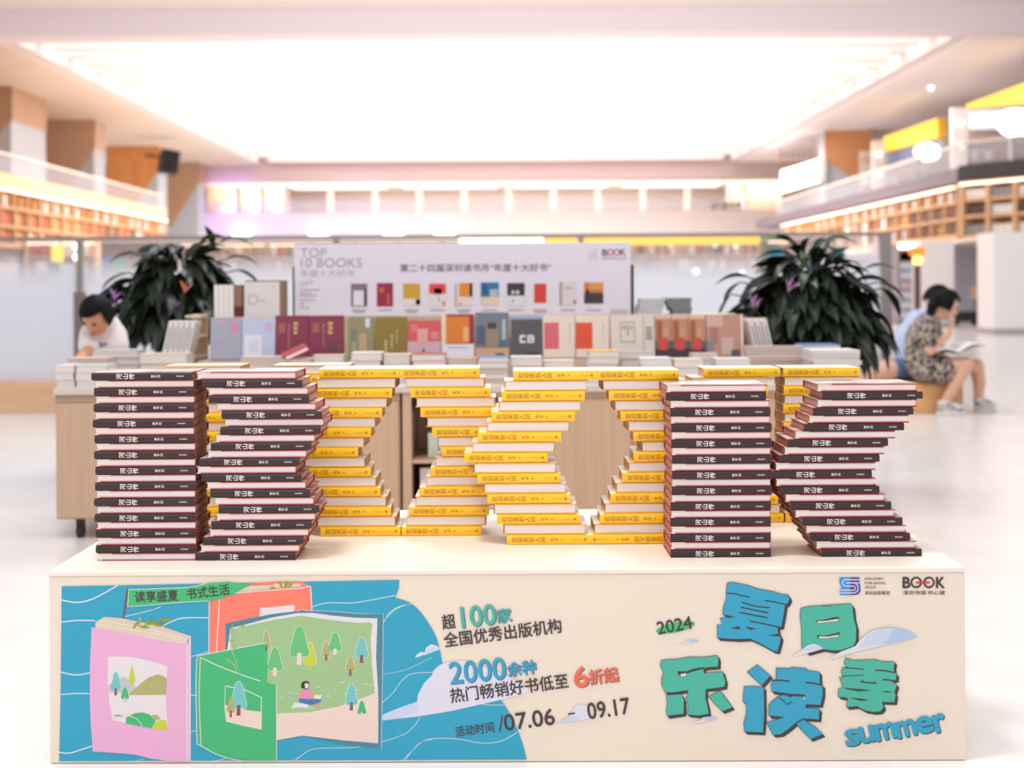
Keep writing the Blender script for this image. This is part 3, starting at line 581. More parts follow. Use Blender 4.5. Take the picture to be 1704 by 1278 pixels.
# flag
g.line(c4((488, 183), (474, 275), (462, 360)), 3.4, ink('pole_brown', (136, 84, 92)), 13, False)
g.fill(c4((495, 186), (600, 186), (700, 181), (870, 173), (980, 147), (1100, 140), (1235, 155), (1150, 205), (1050, 245), (980, 256), (800, 265), (600, 283), (488, 290)), FLAGG, 16); g.line(c4((495, 184), (600, 183), (700, 178), (870, 170), (980, 145)), 1.2, WL, 17); g.line(c4((495, 186), (488, 290)), 1, WL, 17); g.line(c4((488, 290), (600, 283), (800, 265), (980, 255)), 1, WL, 17)
# clouds
g.fill(c6((0, 945), (100, 905), (200, 870), (203, 830), (240, 760), (290, 710), (300, 680), (340, 645), (400, 625), (480, 620), (560, 640), (700, 690), (800, 740), (880, 790), (880, 815), (760, 850), (600, 885), (400, 930), (200, 962), (0, 985))+c5((868, 985), (868, 955)), CLD, 2)
g.fill(c6((0, 945), (100, 905), (200, 872), (215, 930), (100, 972), (0, 985))+c5((868, 985), (868, 955)), CLD3, 3)
g.fill(c6((185, 605), (195, 585), (225, 565), (245, 572), (255, 540), (285, 520), (320, 530), (345, 550)), CLD, 3); g.fill(c6((240, 590), (262, 555), (300, 535), (330, 536), (345, 550)), CLD3, 4)
g.fill(c6((1040, 1003), (1130, 960), (1150, 915), (1190, 885), (1230, 895), (1250, 920), (1262, 972), (1150, 995)), CLD, 2, smooth=False); g.fill(c6((1040, 1003), (1130, 962), (1200, 965), (1180, 990)), CLD3, 3)
for q, q2 in ((((215, 527), (290, 510), (300, 498), (340, 490), (385, 498), (330, 512)), ((300, 500), (340, 490), (385, 498), (330, 510))), (((930, 600), (1000, 560), (1035, 528), (1075, 516), (1110, 525), (1135, 548), (1050, 572)), ((1010, 556), (1045, 530), (1110, 525), (1135, 548), (1050, 562))), (((300, 1012), (380, 985), (400, 967), (450, 960), (498, 970), (420, 990)), ((390, 978), (450, 960), (498, 970), (420, 986)))):
    e = Art(); e.fill(c7(*q), CLD, 26); e.fill(c7(*q2), CLD2 if q[0][0] != 930 else CLD3, 27); e.build('printed_cloud', box)
e = Art(); e.fill(c8((60, 617), (110, 580), (150, 560), (230, 530), (260, 490), (330, 435), (420, 418), (510, 425), (570, 445), (610, 475), (430, 520), (250, 560)), CLD, 26); e.fill(c8((255, 545), (300, 470), (370, 428), (440, 419), (510, 426), (570, 446), (610, 475), (430, 517)), CLD3, 27); e.fill(c8((400, 520), (470, 424), (510, 426), (570, 446), (610, 475), (460, 508)), CLD2, 28); e.build('printed_cloud', box)
g.build('printed_picture', box)
# lettering
class Line:
    """each printed line of words is a part of its own"""
    def text(s, body, p0, p1, h, m, lay, bold=.02, off=(0, 0)):
        a = Art(); a.text(body, p0, p1, h, m, lay, bold, off); return a.build('printed_words', box)
    def line(s, *a): q = Art(); q.line(*a); q.build('printed_stroke', box)
    def fill(s, *a): q = Art(); q.fill(*a); q.build('printed_patch', box)
L = Line()
L.text('读享盛夏', c4((534, 264))[0], c4((797, 254))[0], 18, INKD, 20, .025); L.text('书式生活', c4((852, 248))[0], c4((1113, 216))[0], 18, INKD, 20, .025)
def shtext(s_, a, b, h, m, sh, lay=8, bold=.026, f=c6, o=(1.3, 1.1)):
    q = Art(); q.text(s_, f(a)[0], f(b)[0], h, sh, lay, bold, o); q.text(s_, f(a)[0], f(b)[0], h, m, lay+2, bold); q.build('printed_words', box)
L.text('超', c6((357, 432))[0], c6((437, 421))[0], 24, INKD, 10, .022); shtext('100', (475, 420), (684, 398), 34, GRNT, NAVY); shtext('家', (692, 392), (780, 380), 23, GRNT, NAVY)
L.text('全国优秀出版机构', c6((368, 541))[0], c6((1085, 449))[0], 24, INKD, 10, .022)
shtext('2000', (405, 764), (744, 732), 36, BLUT, NAVY); shtext('余种', (757, 718), (928, 697), 23, BLUT, NAVY)
L.text('热门畅销好书低至', c6((408, 880))[0], c6((1126, 786))[0], 24, INKD, 10, .022); shtext('6', (1165, 786), (1250, 775), 33, ORG, NAVY); shtext('折起', (1255, 768), (1433, 746), 24, ORG, NAVY)
L.text('活动时间', c6((438, 1088))[0], c6((672, 1056))[0], 17, INKD, 10, .018); L.line(c6((703, 1058), (720, 955)), 2.2, INKD, 10, False)
L.text('07.06', c6((737, 1050))[0], c6((1043, 1010))[0], 27, INKD, 10, .022); L.line(c6((1122, 947), (1163, 941)), 2.6, INKD, 10, False); L.text('09.17', c6((1247, 980))[0], c6((1503, 944))[0], 27, INKD, 10, .022)
el = [(235+120*math.cos(a)*.985+30*math.sin(a)*.17, 418+30*math.sin(a)*.985-120*math.cos(a)*.2) for a in [i*math.pi/16 for i in range(32)]]
L.fill(c7(*el), FLAGG, 4); L.text('2024', c7((130, 462))[0], c7((340, 424))[0], 21, INKD, 8, .02)
def glyph(f, main, m, slits=(), holes=(), extra=()):
    T = Art()
    for p in [main]+list(extra):
        q = f(*p); T.fill([(x+4.2, y+4.6) for x, y in q], INKD, 6); T.fill([(x+2, y+2.2) for x, y in q], INKD, 6.5)
        T.fill(q, m, 10); T.line(q, .8, INKD, 11, False, True)
    for s_ in slits: T.fill(f(*s_), INKD, 14)
    for h_ in holes: T.fill(f(*h_), CRB, 15)
    T.build('title_character', box)
def slit(pts, w):
    up = [(x, y-w/2) for x, y in pts]; dn = [(x, y+w/2) for x, y in reversed(pts)]; return up+dn
glyph(c7, [(552, 145), (580, 141), (630, 150), (680, 160), (740, 182), (780, 188), (830, 198), (890, 216), (922, 217), (933, 242), (922, 268), (905, 282), (898, 330), (882, 412), (858, 418), (862, 445), (880, 480), (872, 515), (858, 565), (830, 560), (760, 520), (690, 487), (610, 490), (490, 483), (490, 398), (520, 405), (507, 358), (552, 355), (522, 335), (526, 295), (545, 240), (545, 205), (545, 180)], BLUT,
      [slit([(550, 209), (600, 211), (640, 224), (690, 233)], 7), slit([(778, 254), (830, 260), (905, 276)], 8), slit([(638, 263), (710, 284), (750, 292), (810, 296)], 8), slit([(633, 294), (700, 308), (802, 328)], 8), slit([(624, 325), (700, 340), (796, 358)], 8), slit([(688, 378), (800, 400), (892, 420)], 8), [(568, 421), (622, 409), (632, 430)], [(660, 411), (730, 425), (690, 433)], [(532, 338), (600, 354), (555, 360)], [(795, 466), (865, 455), (875, 472)]])
def xy(px): return px
ri = c7((1000, 300), (1060, 287), (1130, 285), (1185, 290))+c8((20, 283), (135, 276), (205, 272), (215, 290), (222, 360), (238, 420), (235, 500), (222, 530), (145, 557))+c7((1200, 560), (1130, 550), (1040, 575), (1005, 535), (1005, 430), (995, 350))
idf = lambda *p: list(p)
h1 = c7((1088, 376), (1140, 370), (1200, 356))+c8((130, 352), (128, 378), (60, 386))+c7((1100, 392)); h2 = c7((1098, 464), (1150, 468), (1200, 456))+c8((136, 446), (130, 476), (60, 484))+c7((1106, 486))
glyph(idf, ri, GRNT, [h1, h2], [c7((1100, 380), (1160, 376), (1220, 366))+c8((128, 366), (124, 377), (60, 384))+c7((1104, 390)), c7((1112, 472), (1160, 474), (1220, 464))+c8((130, 462), (126, 474), (60, 482))+c7((1112, 484))])
glyph(c7, [(147, 620), (195, 612), (240, 612), (320, 597), (400, 600), (490, 588), (497, 612), (495, 657), (430, 662), (405, 668), (410, 697), (470, 690), (525, 688), (527, 705), (540, 745), (535, 780), (470, 790), (420, 795), (418, 850), (432, 900), (437, 945), (380, 957), (305, 950), (312, 890), (298, 845), (312, 830), (308, 802), (230, 814), (172, 816), (150, 770), (150, 730), (162, 698), (142, 655)], GRNT, [[(247, 685), (300, 686), (350, 668), (410, 660), (405, 672), (350, 684), (300, 700), (265, 716), (250, 705)]], [[(266, 702), (298, 697), (298, 713), (266, 716)]], [[(178, 830), (270, 825), (287, 860), (285, 945), (182, 960), (178, 930), (184, 880)], [(437, 838), (508, 804), (582, 905), (520, 930), (470, 880)]])
glyph(c7, [(850, 665), (935, 668), (945, 660), (1035, 668), (1040, 680), (1115, 690), (1118, 768), (1135, 772), (1135, 830), (1120, 892), (1030, 888), (1030, 908), (1115, 915), (1110, 980), (1010, 975), (970, 1000), (930, 1035), (880, 1070), (830, 1075), (790, 995), (840, 985), (890, 965), (803, 955), (805, 887), (820, 880), (815, 875), (850, 848), (890, 825), (945, 845), (945, 830), (820, 808), (820, 762), (826, 742), (848, 740)], BLUT,
      [slit([(826, 741), (880, 740), (932, 746)], 9), slit([(1030, 754), (1080, 758), (1132, 770)], 9), slit([(838, 816), (920, 828), (1026, 834)], 14), slit([(868, 846), (895, 868), (915, 888), (944, 872)], 8), [(815, 958), (900, 966), (870, 976), (820, 976)]], [[(1018, 842), (1024, 842), (1024, 858), (1018, 858)]], [[(672, 690), (735, 645), (815, 712), (762, 772)], [(655, 778), (715, 776), (775, 784), (777, 900), (777, 965), (770, 1060), (655, 1055), (652, 1000), (668, 940), (666, 880), (648, 875), (648, 830)], [(972, 1007), (1015, 978), (1095, 1030), (1135, 1070), (1060, 1100), (1010, 1050)]])
glyph(c8, [(172, 603), (220, 618), (300, 615), (350, 612), (400, 625), (472, 627), (466, 660), (470, 690), (484, 702), (480, 738), (440, 738), (485, 768), (470, 815), (478, 828), (470, 875), (392, 872), (405, 905), (385, 930), (345, 935), (290, 925), (240, 898), (175, 905), (185, 850), (125, 840), (130, 790), (155, 785), (133, 718), (160, 720), (145, 690), (152, 662), (180, 660), (163, 640)], GRNT,
      [slit([(165, 664), (220, 666), (282, 673)], 6), slit([(352, 679), (410, 680), (470, 693)], 8), slit([(150, 714), (215, 712), (282, 707)], 5), slit([(395, 736), (430, 737), (478, 745)], 8), [(255, 750), (280, 737), (280, 748), (345, 752), (345, 742), (362, 762), (300, 758)], [(160, 784), (250, 793), (335, 800), (250, 808), (180, 794)], [(385, 812), (425, 804), (462, 814)], [(190, 846), (250, 850), (315, 858), (270, 866)], [(155, 838), (178, 848), (172, 854)]])
for k, (ch, a, b, h) in enumerate((('s', (180, 1140), (262, 1128), 25), ('u', (270, 1124), (352, 1106), 25), ('m', (366, 1108), (480, 1084), 25), ('m', (494, 1092), (606, 1066), 25), ('e', (616, 1068), (708, 1048), 26), ('r', (728, 1056), (790, 1038), 27))):
    T = Art(); T.text(ch, c8(a)[0], c8(b)[0], h, INKD, 6, .09, (1.6, 1.6)); T.text(ch, c8(a)[0], c8(b)[0], h, BLUT, 10, .09); T.build('title_letter', box)
# logos
G = Art(); LB = ink('logo_blue', (50, 150, 230)); LV = ink('logo_violet', (84, 68, 170))
for y in (122, 0): pass
def ring(cx, cy, r0, r1, a0, a1, n=10):
    A_ = [math.radians(a0+(a1-a0)*i/n) for i in range(n+1)]; return [(cx+r1*math.cos(a), cy-r1*math.sin(a)) for a in A_]+[(cx+r0*math.cos(a), cy-r0*math.sin(a)) for a in reversed(A_)]
G.fill(c8((138, 112), (200, 112), (200, 220), (138, 220), (136, 185), (150, 180), (136, 150), (133, 125)), LB, 3); G.fill(c8((200, 112), (257, 112), (257, 140), (262, 170), (262, 200), (245, 218), (200, 220)), LV, 3)
for q in (((258, 126), (165, 126), (152, 138), (152, 152), (165, 165), (225, 165), (232, 180), (225, 190), (138, 190)), ((258, 145), (175, 145)), ((138, 207), (225, 207), (246, 195), (248, 165), (232, 148))): G.line(c8(*q), 1.7, CRB, 6, False)
G.build('publisher_emblem', box); G = L
for i, s_ in enumerate(('SHENZHEN', 'PUBLISHING', 'GROUP')): G.text(s_, c8((288, 128+i*26))[0], c8((288+[113, 127, 70][i], 128+i*26))[0], 4, INKD, 4, .01)
G.text('深圳出版集团', c8((288, 219))[0], c8((440, 219))[0], 6.4, INKD, 4, .01)
G = Art(); G.text('B', c8((522, 176))[0], c8((566, 176))[0], 17.5, INKD, 4, .045); G.text('K', c8((726, 176))[0], c8((775, 176))[0], 17.5, INKD, 4, .045)
for cx in (603, 681):
    G.fill(c8(*ring(cx, 143, 24, 35, 0, 180, 14)), INKD, 4); G.fill(c8(*ring(cx, 143, 24, 35, 180, 360, 14)), INKD, 4)
G.fill(c8((602, 138), (686, 138), (686, 149), (602, 149)), ink('logo_red', (226, 44, 60)), 7)
G.build('bookstore_logo', box)
L.text('深圳书城·中心城', c8((523, 219))[0], c8((777, 219))[0], 7, INKD, 4, .012)


# ------------------------------------------------------------------ the stacked books
JK = mat('dark_jacket', (58, 41, 44), .38, spec=.4); RED = mat('red_board', (178, 44, 58), .45)
ARTD = mat('dark_cover_art', (236, 206, 196), .3, noise=((120, 84, 80), (9, 14, 14), .48, .62)); FLAP = mat('cream_flap', (240, 226, 196), .5); WTXT = mat('white_foil', (244, 240, 238), .4)
YJ = mat('yellow_jacket', (255, 196, 22), .26, coat=.3, k=1.0); YEDGE = mat('yellow_board', (252, 182, 40), .4); ARTY = mat('yellow_cover_art_glare', (250, 234, 214), .3, noise=((246, 206, 150), (6, 9, 9), .5, .66)); BTXT = mat('brown_ink', (178, 116, 38), .5)  # cream tone of the yellow top covers holds their glare as colour
HEADB = mat('head_edge', (214, 178, 150), .8, noise=((196, 150, 118), (4, 300, 900), .35, .7))
def spine_chars(mb, s, xa, xb, h, y, zc, m, bold, straight=False):
    """characters turned a quarter counter-clockwise, read along +x on the spine"""
    n = len(s); st = (xb-xa)/n
    for i, ch in enumerate(s):
        vs, fs, bb = tpoly(ch, 0); cx_, cy_ = .5, .38; k = h/.95; x0 = xa+st*(i+.5); o_ = bold*h*.55
        for j, (ox, oz) in enumerate(((0, 0), (o_, 0), (-o_, 0), (0, o_), (0, -o_)) if bold > .01 else ((0, 0),)):
            b = len(mb.v)
            for x, yy in vs: mb.v.append((x0-(yy-cy_)*min(k, st*1.05)+ox, y-.00001*j, zc+(x-cx_)*k+oz))
            for f in fs: mb.face([b+q for q in f], m)
def make_book(nm, label, L_, D, T_, b, jk, edge, art, texts, deco=None):
    root = thing(nm, label, 'book'); hx, hy = L_/2, D/2; T_ -= .0004
    prof = [(hy, 0), (-hy+.005, 0), (-hy+.0012, .001), (-hy, T_*.25), (-hy-.0006, T_*.5), (-hy, T_*.75), (-hy+.0012, T_-.001), (-hy+.005, T_), (hy, T_), (hy, T_-b), (-hy+.007, T_-b), (-hy+.007, b), (hy, b)]
    m = MB(); n = len(prof); bI = 0
    m.v += [(-hx, y, z) for y, z in prof]+[(hx, y, z) for y, z in prof]
    for i in range(n):
        j = (i+1) % n; mt = jk if 1 <= i <= 6 else (art if i in (0, 7) else edge); m.face((i, j, n+j, n+i), mt)
    caps = [(0, 1, 11, 12), (1, 2, 3, 4, 5, 6, 7, 10, 11), (7, 8, 9, 10)]
    for c in caps: m.face(c, edge); m.face([n+i for i in reversed(c)], edge)
    if deco == 'flap':
        for z, l_ in ((b-.0004, .009), (T_-b+.0006, .031)): m.box(hx-l_, hx-.001, hy-.012, hy+.0004, z-.0008, z+.0008, FLAP)
    cov = m.build('cover', root)
    px_, py0, py1 = hx-.003, -hy+.0075, hy-.003
    q = MB(); nb = 6
    f_ = [(-px_, py0), (px_, py0), (px_, py1), (px_*.0, py1), (-px_, py1)]
    q.box(-px_, px_, py0, py1, b+.0001, T_-b-.0001, PAGE)
    for i in range(2): pass
    # head and tail edges: fine grain, browned to paint in their shadow
    q.box(px_, px_+.0003, py0+.001, py1-.0005, b+.0002, T_-b-.0002, HEADB); q.box(-px_-.0003, -px_, py0+.001, py1-.0005, b+.0002, T_-b-.0002, HEADB)
    pg = q.build('page_block', root)
    parts = [cov, pg]
    for s, a, c, h, bold, mt in texts:
        t = MB(); t.flat = True
        if s == '-': t.box(-hx+L_*a, -hx+L_*c, -hy-.0012, -hy-.0008, T_*.5-h/2, T_*.5+h/2, mt)
        else: spine_chars(t, s, -hx+L_*a, -hx+L_*c, h, -hy-.0011, T_*.5, mt, bold)
        parts.append(t.build(['spine_title', 'spine_author', 'publisher_mark', 'spine_rule', 'spine_emblem'][len(parts)-2], root))
    KIDS[root.name] = parts
    return root
DL, DD, DT = .2125, .145, .01665
YL, YD, YT = .1855, .127, .0229
dark = make_book('hardcover_book', 'x', DL, DD, DT, .0021, JK, RED, ARTD, [('河山传', .245, .435, .0125, .035, WTXT), ('贾平凹', .595, .69, .0062, .03, WTXT), ('作家出版社', .845, .925, .0032, .03, WTXT)], 'flap')
yel = make_book('novel_book', 'x', YL, YD, YT, .0020, YJ, YEDGE, ARTY, [('欢迎来到人间', .055, .47, .0125, .0, BTXT), ('毕飞宇', .53, .62, .0068, .02, BTXT), ('著', .65, .675, .0045, .0, BTXT), ('-', .79, .92, .0004, 0, BTXT), ('出', .925, .955, .006, .08, BTXT)])
used = set()
def stack(proto, depth, lefts, spine_first, Lp, what, group, flip=(), zs=1.0, right=False, conv=None):
    """lefts: pixel columns of the left end of each book, top to bottom"""
    L_, D, T_ = (DL, DD, DT) if proto is dark else (YL, YD, YT); T_ *= zs; n = len(lefts)
    for i, v in enumerate(lefts):
        px = conv(v) if conv else v; z = TZ+(n-1-i)*T_; x = PX(px, z, depth)+(-L_/2 if right else L_/2)
        spine = (i % 2 == 0) == spine_first; face = 'spine' if spine else 'pages'
        lab = '%s hardcover, %s outward, %s in %s' % ('dark' if proto is dark else 'yellow', face, ordtop(i, n), what)
        y = depth+D/2+random.uniform(-.0015, .0015)+(0 if spine else .003); rz = random.uniform(-.006, .006)+(0 if spine else math.pi)
        fl = i in flip; rot = (0, math.pi if fl else 0, rz); loc = (x, y, z+(T_ if fl else 0)+i*0)
        cat_loc = Vector(loc)
        if proto.name not in used:
            used.add(proto.name); proto.location = loc; proto.rotation_euler = rot; proto['label'] = lab; proto['group'] = group; proto.scale = (1, 1, zs)
        else: dup(proto, lab, loc, rot, group, (1, 1, zs))
f8 = lambda v: 100+v/3.455
fA = lambda v: 480+v/3.55
fB = lambda v: 780+v/3.55
fC = lambda v: 1080+v/3.277
gb = 'dark hardcovers stacked on the printed plinth'; gy = 'yellow hardcovers stacked on the printed plinth'
YDK = 3.053
stack(dark, YDK, [181, 192, 195, 196, 193, 196, 189, 196, 197, 200, 196, 202, 203, 203, 201, 203, 196, 203, 198, 206, 204, 207, 204, 212], True, 0, 'leftmost stack', gb, conv=f8)
stack(dark, YDK, [779, 815, 851, 855, 895, 930, 940, 922, 890, 866, 842, 800, 780, 812, 836, 862, 884, 912, 892, 868, 854, 822, 802, 778], False, 0, 'zigzag stack second from left', gb, conv=f8)
stack(dark, YDK, [95, 92, 113, 115, 118, 122, 122, 122, 122, 125, 122, 125, 125, 125, 122, 118, 120, 118, 120, 118, 120, 118], False, 0, 'straight dark stack right of centre', gb, conv=fC)
stack(dark, YDK, [918, 945, 916, 893, 872, 843, 797, 757, 738, 710, 690, 668, 692, 710, 742, 775, 796, 835, 855, 878, 912, 940], False, 0, 'bent dark stack at far right', gb, conv=fC)
YO1, YO2, YRR = 3.341, 3.217, 3.497
stack(yel, YO1, [655, 635, 613, 585, 553, 515, 488, 450, 412, 455, 487, 520, 545, 580, 605, 635, 663], True, 0, 'left half of left yellow ring', gy, right=True, conv=fA)
stack(yel, YO1, [655, 687, 720, 750, 780, 815, 848, 880, 907, 865, 840, 812, 775, 748, 712, 695, 667], True, 0, 'right half of left yellow ring', gy, conv=fA)
stack(yel, YO2, [265, 210, 195, 175, 135, 107, 55, 20, -25, 28, 52, 87, 110, 147, 165, 205, 225], True, 0, 'left half of right yellow ring', gy, conv=fB)
stack(yel, YO2, [750, 790, 828, 862, 897, 940, 973, 1022, 973, 943, 907, 870, 838, 803, 775, 740, 714], True, 0, 'right half of right yellow ring', gy, flip=(16,), conv=fB)
stack(yel, YRR, [273, 274, 272, 273, 275, 273, 272, 274, 273, 275, 274, 273, 275, 274, 273, 274, 274], False, 0, 'straight yellow stack behind leftmost dark stacks', gy)
stack(yel, YRR, [453, 452, 455, 450, 442, 434, 426, 418, 412, 418, 426, 432, 440, 446, 452, 450, 453], False, 0, 'bent yellow stack behind second dark stack', gy)
stack(yel, YRR, [715, 650, 650, 640, 628, 612, 600, 590, 582, 590, 604, 620, 640, 662, 704, 722, 735], True, 0, 'bent yellow stack behind the right-centre dark stack', gy, right=True, conv=fC, zs=.965)
stack(yel, YRR, [734, 738, 735, 738, 734, 738, 735, 738, 735, 737, 735, 738, 735, 737, 735, 738, 745], True, 0, 'straight yellow stack behind far right dark stack', gy, conv=fC, zs=.965)

# ------------------------------------------------------------------ display table behind: cabinets, top, riser
Y1 = 5.6; TB = .59
TOPM = mat('table_top_edge', (212, 198, 188), .4); PAN = mat('cabinet_panel', (206, 172, 144), .5, noise=((196, 160, 131), (90, 90, 1.5), .3, .7))
xa, xm, xz = PX(92, .3, Y1), PX(668, .3, Y1), PX(1440, .3, Y1)
tag(MB().box(xa-.005, xz+.005, Y1-.01, Y1+1.05, TB-.028, TB, TOPM).build('table_top', bevel=.004), 'long pale table top over the wooden cabinets, covered with books', 'table top')
def caster(parent, x, y):
    MB().box(x-.012, x+.012, y-.02, y+.02, .04, .08, GREY).lathe([(.0, -.012), (.028, -.012), (.028, .012), (0, .012)], DARK, 14).build('caster_bracket', parent) if False else None
    w = MB(); w.box(x-.014, x+.014, y-.016, y+.016, .05, .078, DARK)
    ring_ = [(y+.028*math.cos(a), .028+.028*math.sin(a)) for a in [k*math.pi/8 for k in range(16)]]
    w.prism([(x-.012, a, b) for a, b in ring_], (.024, 0, 0), DARK); w.build('caster', parent)
ca = thing('cabinet', 'closed wooden cabinet on casters under the left half of the table', 'cabinet', (0, 0, 0))
MB().box(xa, xm-.005, Y1+.012, Y1+1.03, .078, TB-.028, PAN).build('body', ca)
for k in range(3): MB().box(xa+(xm-xa)/3*k+.008, xa+(xm-xa)/3*(k+1)-.012, Y1, Y1+.012, .085, TB-.06, PAN).build('front_panel', ca)
MB().box(xa, xm-.005, Y1+.004, Y1+.012, TB-.058, TB-.028, mat('rail_wood', (178, 150, 128), .6)).build('top_rail', ca)  # rail strip in a darker tan than the panels
for x, y in ((xa+.08, Y1+.06), (xm-.1, Y1+.06), (xa+.08, Y1+.95), (xm-.1, Y1+.95)): caster(ca, x, y)
cb = thing('cabinet', 'wooden cabinet on casters with open shelf bay, under right half of table', 'cabinet', (0, 0, 0))
xo0, xo1 = PX(685, .3, Y1), PX(860, .3, Y1)
m = MB(); m.box(xm+.005, xo0, Y1, Y1+1.03, .078, TB-.028, PAN).box(xo1, xz, Y1+.012, Y1+1.03, .078, TB-.028, PAN).box(xo0, xo1, Y1+.42, Y1+1.03, .078, TB-.028, mat('bay_back', (226, 198, 172), .6)).box(xo0, xo1, Y1, Y1+.42, .078, .1, PAN).box(xo0, xo1, Y1, Y1+.42, TB-.045, TB-.028, PAN); m.build('body', cb)
zs_ = P(760, 768, Y1).z; MB().box(xo0, xo1, Y1+.01, Y1+.42, zs_-.008, zs_+.006, PAN).build('shelf', cb)
for k in range(3): MB().box(xo1+.01+(xz-xo1)/3*k, xo1+(xz-xo1)/3*(k+1)-.008, Y1, Y1+.012, .085, TB-.06, PAN).build('front_panel', cb)
for x, y in ((xm+.1, Y1+.06), (xz-.08, Y1+.06), (xm+.1, Y1+.95), (xz-.08, Y1+.95)): caster(cb, x, y)

COVM = {}
def cov(c): return mat('book_%d_%d_%d' % tuple(c), c, .5, spec=.3)
def flat_book(x, y, z, w, d, t, c, label, group=None, rz=0, pagec=None):
    """a book lying flat, fore-edge towards the front"""
    mg = 'magazine' in label; r = thing('magazine' if mg else 'paperback_book', label, 'magazine' if mg else 'paperback', (x, y, z), (0, 0, rz), group); m = cov(c)
    MB().box(-w/2, w/2, -d/2, d/2, 0, .0016, m).box(-w/2, w/2, -d/2, d/2, t-.0016, t, m).box(-w/2, w/2, d/2-.003, d/2, .0016, t-.0016, m).build('cover', r)
    MB().box(-w/2+.002, w/2-.002, -d/2+.002, d/2-.003, .0016, t-.0016, cov(pagec or ((204, 186, 176) if c in ((206, 168, 136), (226, 196, 190)) else (226, 214, 210)))).build('page_block', r); return r  # default page tones dimmed to paint shadow on the piles' page edges
WHT, CRM, GRY = (236, 228, 226), (232, 214, 196), (206, 206, 212)
def pile(x0, x1, ytop, Y, n, cols, what, zb=TB, d=.15, pagec=None, group=None):
    if 340 < x1 and x0 < 1244 and Y < 5.95: d = min(d, 5.945-Y)
    xs0, xs1 = PX(x0, .68, Y), PX(x1, .68, Y); w = xs1-xs0; zt_ = P((x0+x1)/2, ytop, Y).z; t = (zt_-zb)/n
    for k in range(n):
        c = cols[k % len(cols)]; nm = {WHT: 'white', CRM: 'cream', GRY: 'grey'}.get(c, None) or NAMES.get(c, 'coloured')
        i = n-1-k
        lab = '%s %s, %s in %s' % (nm, 'magazine' if 'magazine pile' in what else 'book', ordtop(i, n), what)
        flat_book((xs0+xs1)/2+random.uniform(-.004, .004), Y+d/2+random.uniform(-.003, .003), zb+k*t, w, d, t-.0003, c, lab, group or 'books lying in piles on the table', random.uniform(-.015, .015), pagec)
BLUE_, YTOP, DKG, REDB, BRN_, PNK = (96, 140, 196), (236, 184, 76), (92, 92, 96), (186, 78, 76), (206, 168, 136), (226, 196, 190)
NAMES = {BLUE_: 'blue', YTOP: 'yellow', DKG: 'dark grey', REDB: 'red', BRN_: 'tan', PNK: 'pale pink'}
pile(93, 124, 608, 5.63, 3, [WHT, GRY, WHT], 'white pile at left end of the table')
pile(125, 176, 608, 5.63, 3, [WHT, WHT, GRY], 'white pile second from the table left end')
pile(112, 180, 596, 5.86, 4, [PNK, BRN_, PNK, PNK], 'pinkish pile behind the left-end white piles')
pile(153, 228, 583, 6.1, 4, [BRN_, DKG, WHT, GRY], 'pile under the reading child arm')
pile(234, 312, 589, 5.9, 3, [CRM, WHT, CRM], 'cream pile below the slanted white books')
pile(400, 470, 594, 5.82, 3, [BRN_, CRM, PNK], 'low pile before the lavender book')
pile(520, 572, 591, 5.84, 3, [CRM, BRN_, CRM], 'low pile before the second maroon book')
pile(583, 634, 587, 5.75, 4, [WHT, GRY, WHT, WHT], 'white pile before the olive books')
pile(638, 683, 590, 5.80, 3, [CRM, WHT, CRM], 'cream pile before the plain olive book')
pile(686, 742, 589, 5.75, 4, [WHT, CRM, WHT, REDB], 'red-topped pile before the pink book')
pile(745, 793, 597, 5.75, 3, [CRM, WHT, BRN_], 'tan pile before the orange book')
pile(796, 846, 594, 5.68, 5, [PNK, WHT, PNK, WHT, BLUE_], 'blue-topped pile before the blue-grey book')
pile(850, 902, 594, 5.72, 3, [PNK, CRM, WHT], 'pile before the dark grey book')
pile(905, 956, 600, 5.74, 3, [CRM, WHT, CRM], 'cream pile before the pink-square book')
pile(979, 1030, 584, 5.70, 5, [GRY, GRY, WHT, GRY, YTOP], 'yellow-topped grey pile before the red-square book')
pile(1034, 1088, 585, 5.86, 4, [WHT, GRY, WHT, GRY], 'grey pile before the ornamented cream book')
pile(1066, 1118, 596, 5.64, 4, [PNK, WHT, WHT, WHT], 'white pile before the first bottle-cover books')
pile(1121, 1170, 598, 5.64, 3, [CRM, WHT, CRM], 'cream pile in front of the bottle-cover books')
pile(1150, 1194, 588, 5.86, 4, [GRY, CRM, GRY, CRM], 'cream pile before the pinkish-brown book')
pile(1193, 1250, 597, 5.66, 4, [GRY, WHT, GRY, WHT], 'pale blue-white pile right of the cream ones')
pile(1240, 1338, 576, 5.88, 9, [BRN_, PNK, CRM, PNK, BRN_, PNK, CRM, PNK, PNK], 'tall tan magazine pile at right of the table', d=.22)
pile(1352, 1433, 583, 5.66, 9, [WHT, GRY, WHT, WHT, GRY, WHT, WHT, GRY, WHT], 'white magazine pile at right end of the table', d=.21)
pile(1338, 1400, 574, 6.05, 7, [WHT, PNK, WHT, GRY, WHT, PNK, BLUE_], 'pile behind the white pile at table right end', d=.2)
rt = P(495, 590, 5.9); o = thing('paperback_book', 'red book lying tilted open before the maroon books', 'book', (rt.x, 5.86, .704), (.06, -.42, .25))
MB().box(-.05, .05, -.06, .06, .016, .02, cov(REDB)).box(-.05, .05, -.06, .06, 0, .003, cov(REDB)).build('cover', o); MB().box(-.047, .047, -.057, .057, .003, .016, PAGE).build('page_block', o)
pile(458, 520, 597, 5.80, 3, [PNK, CRM, PNK], 'low pile under the tilted red book')
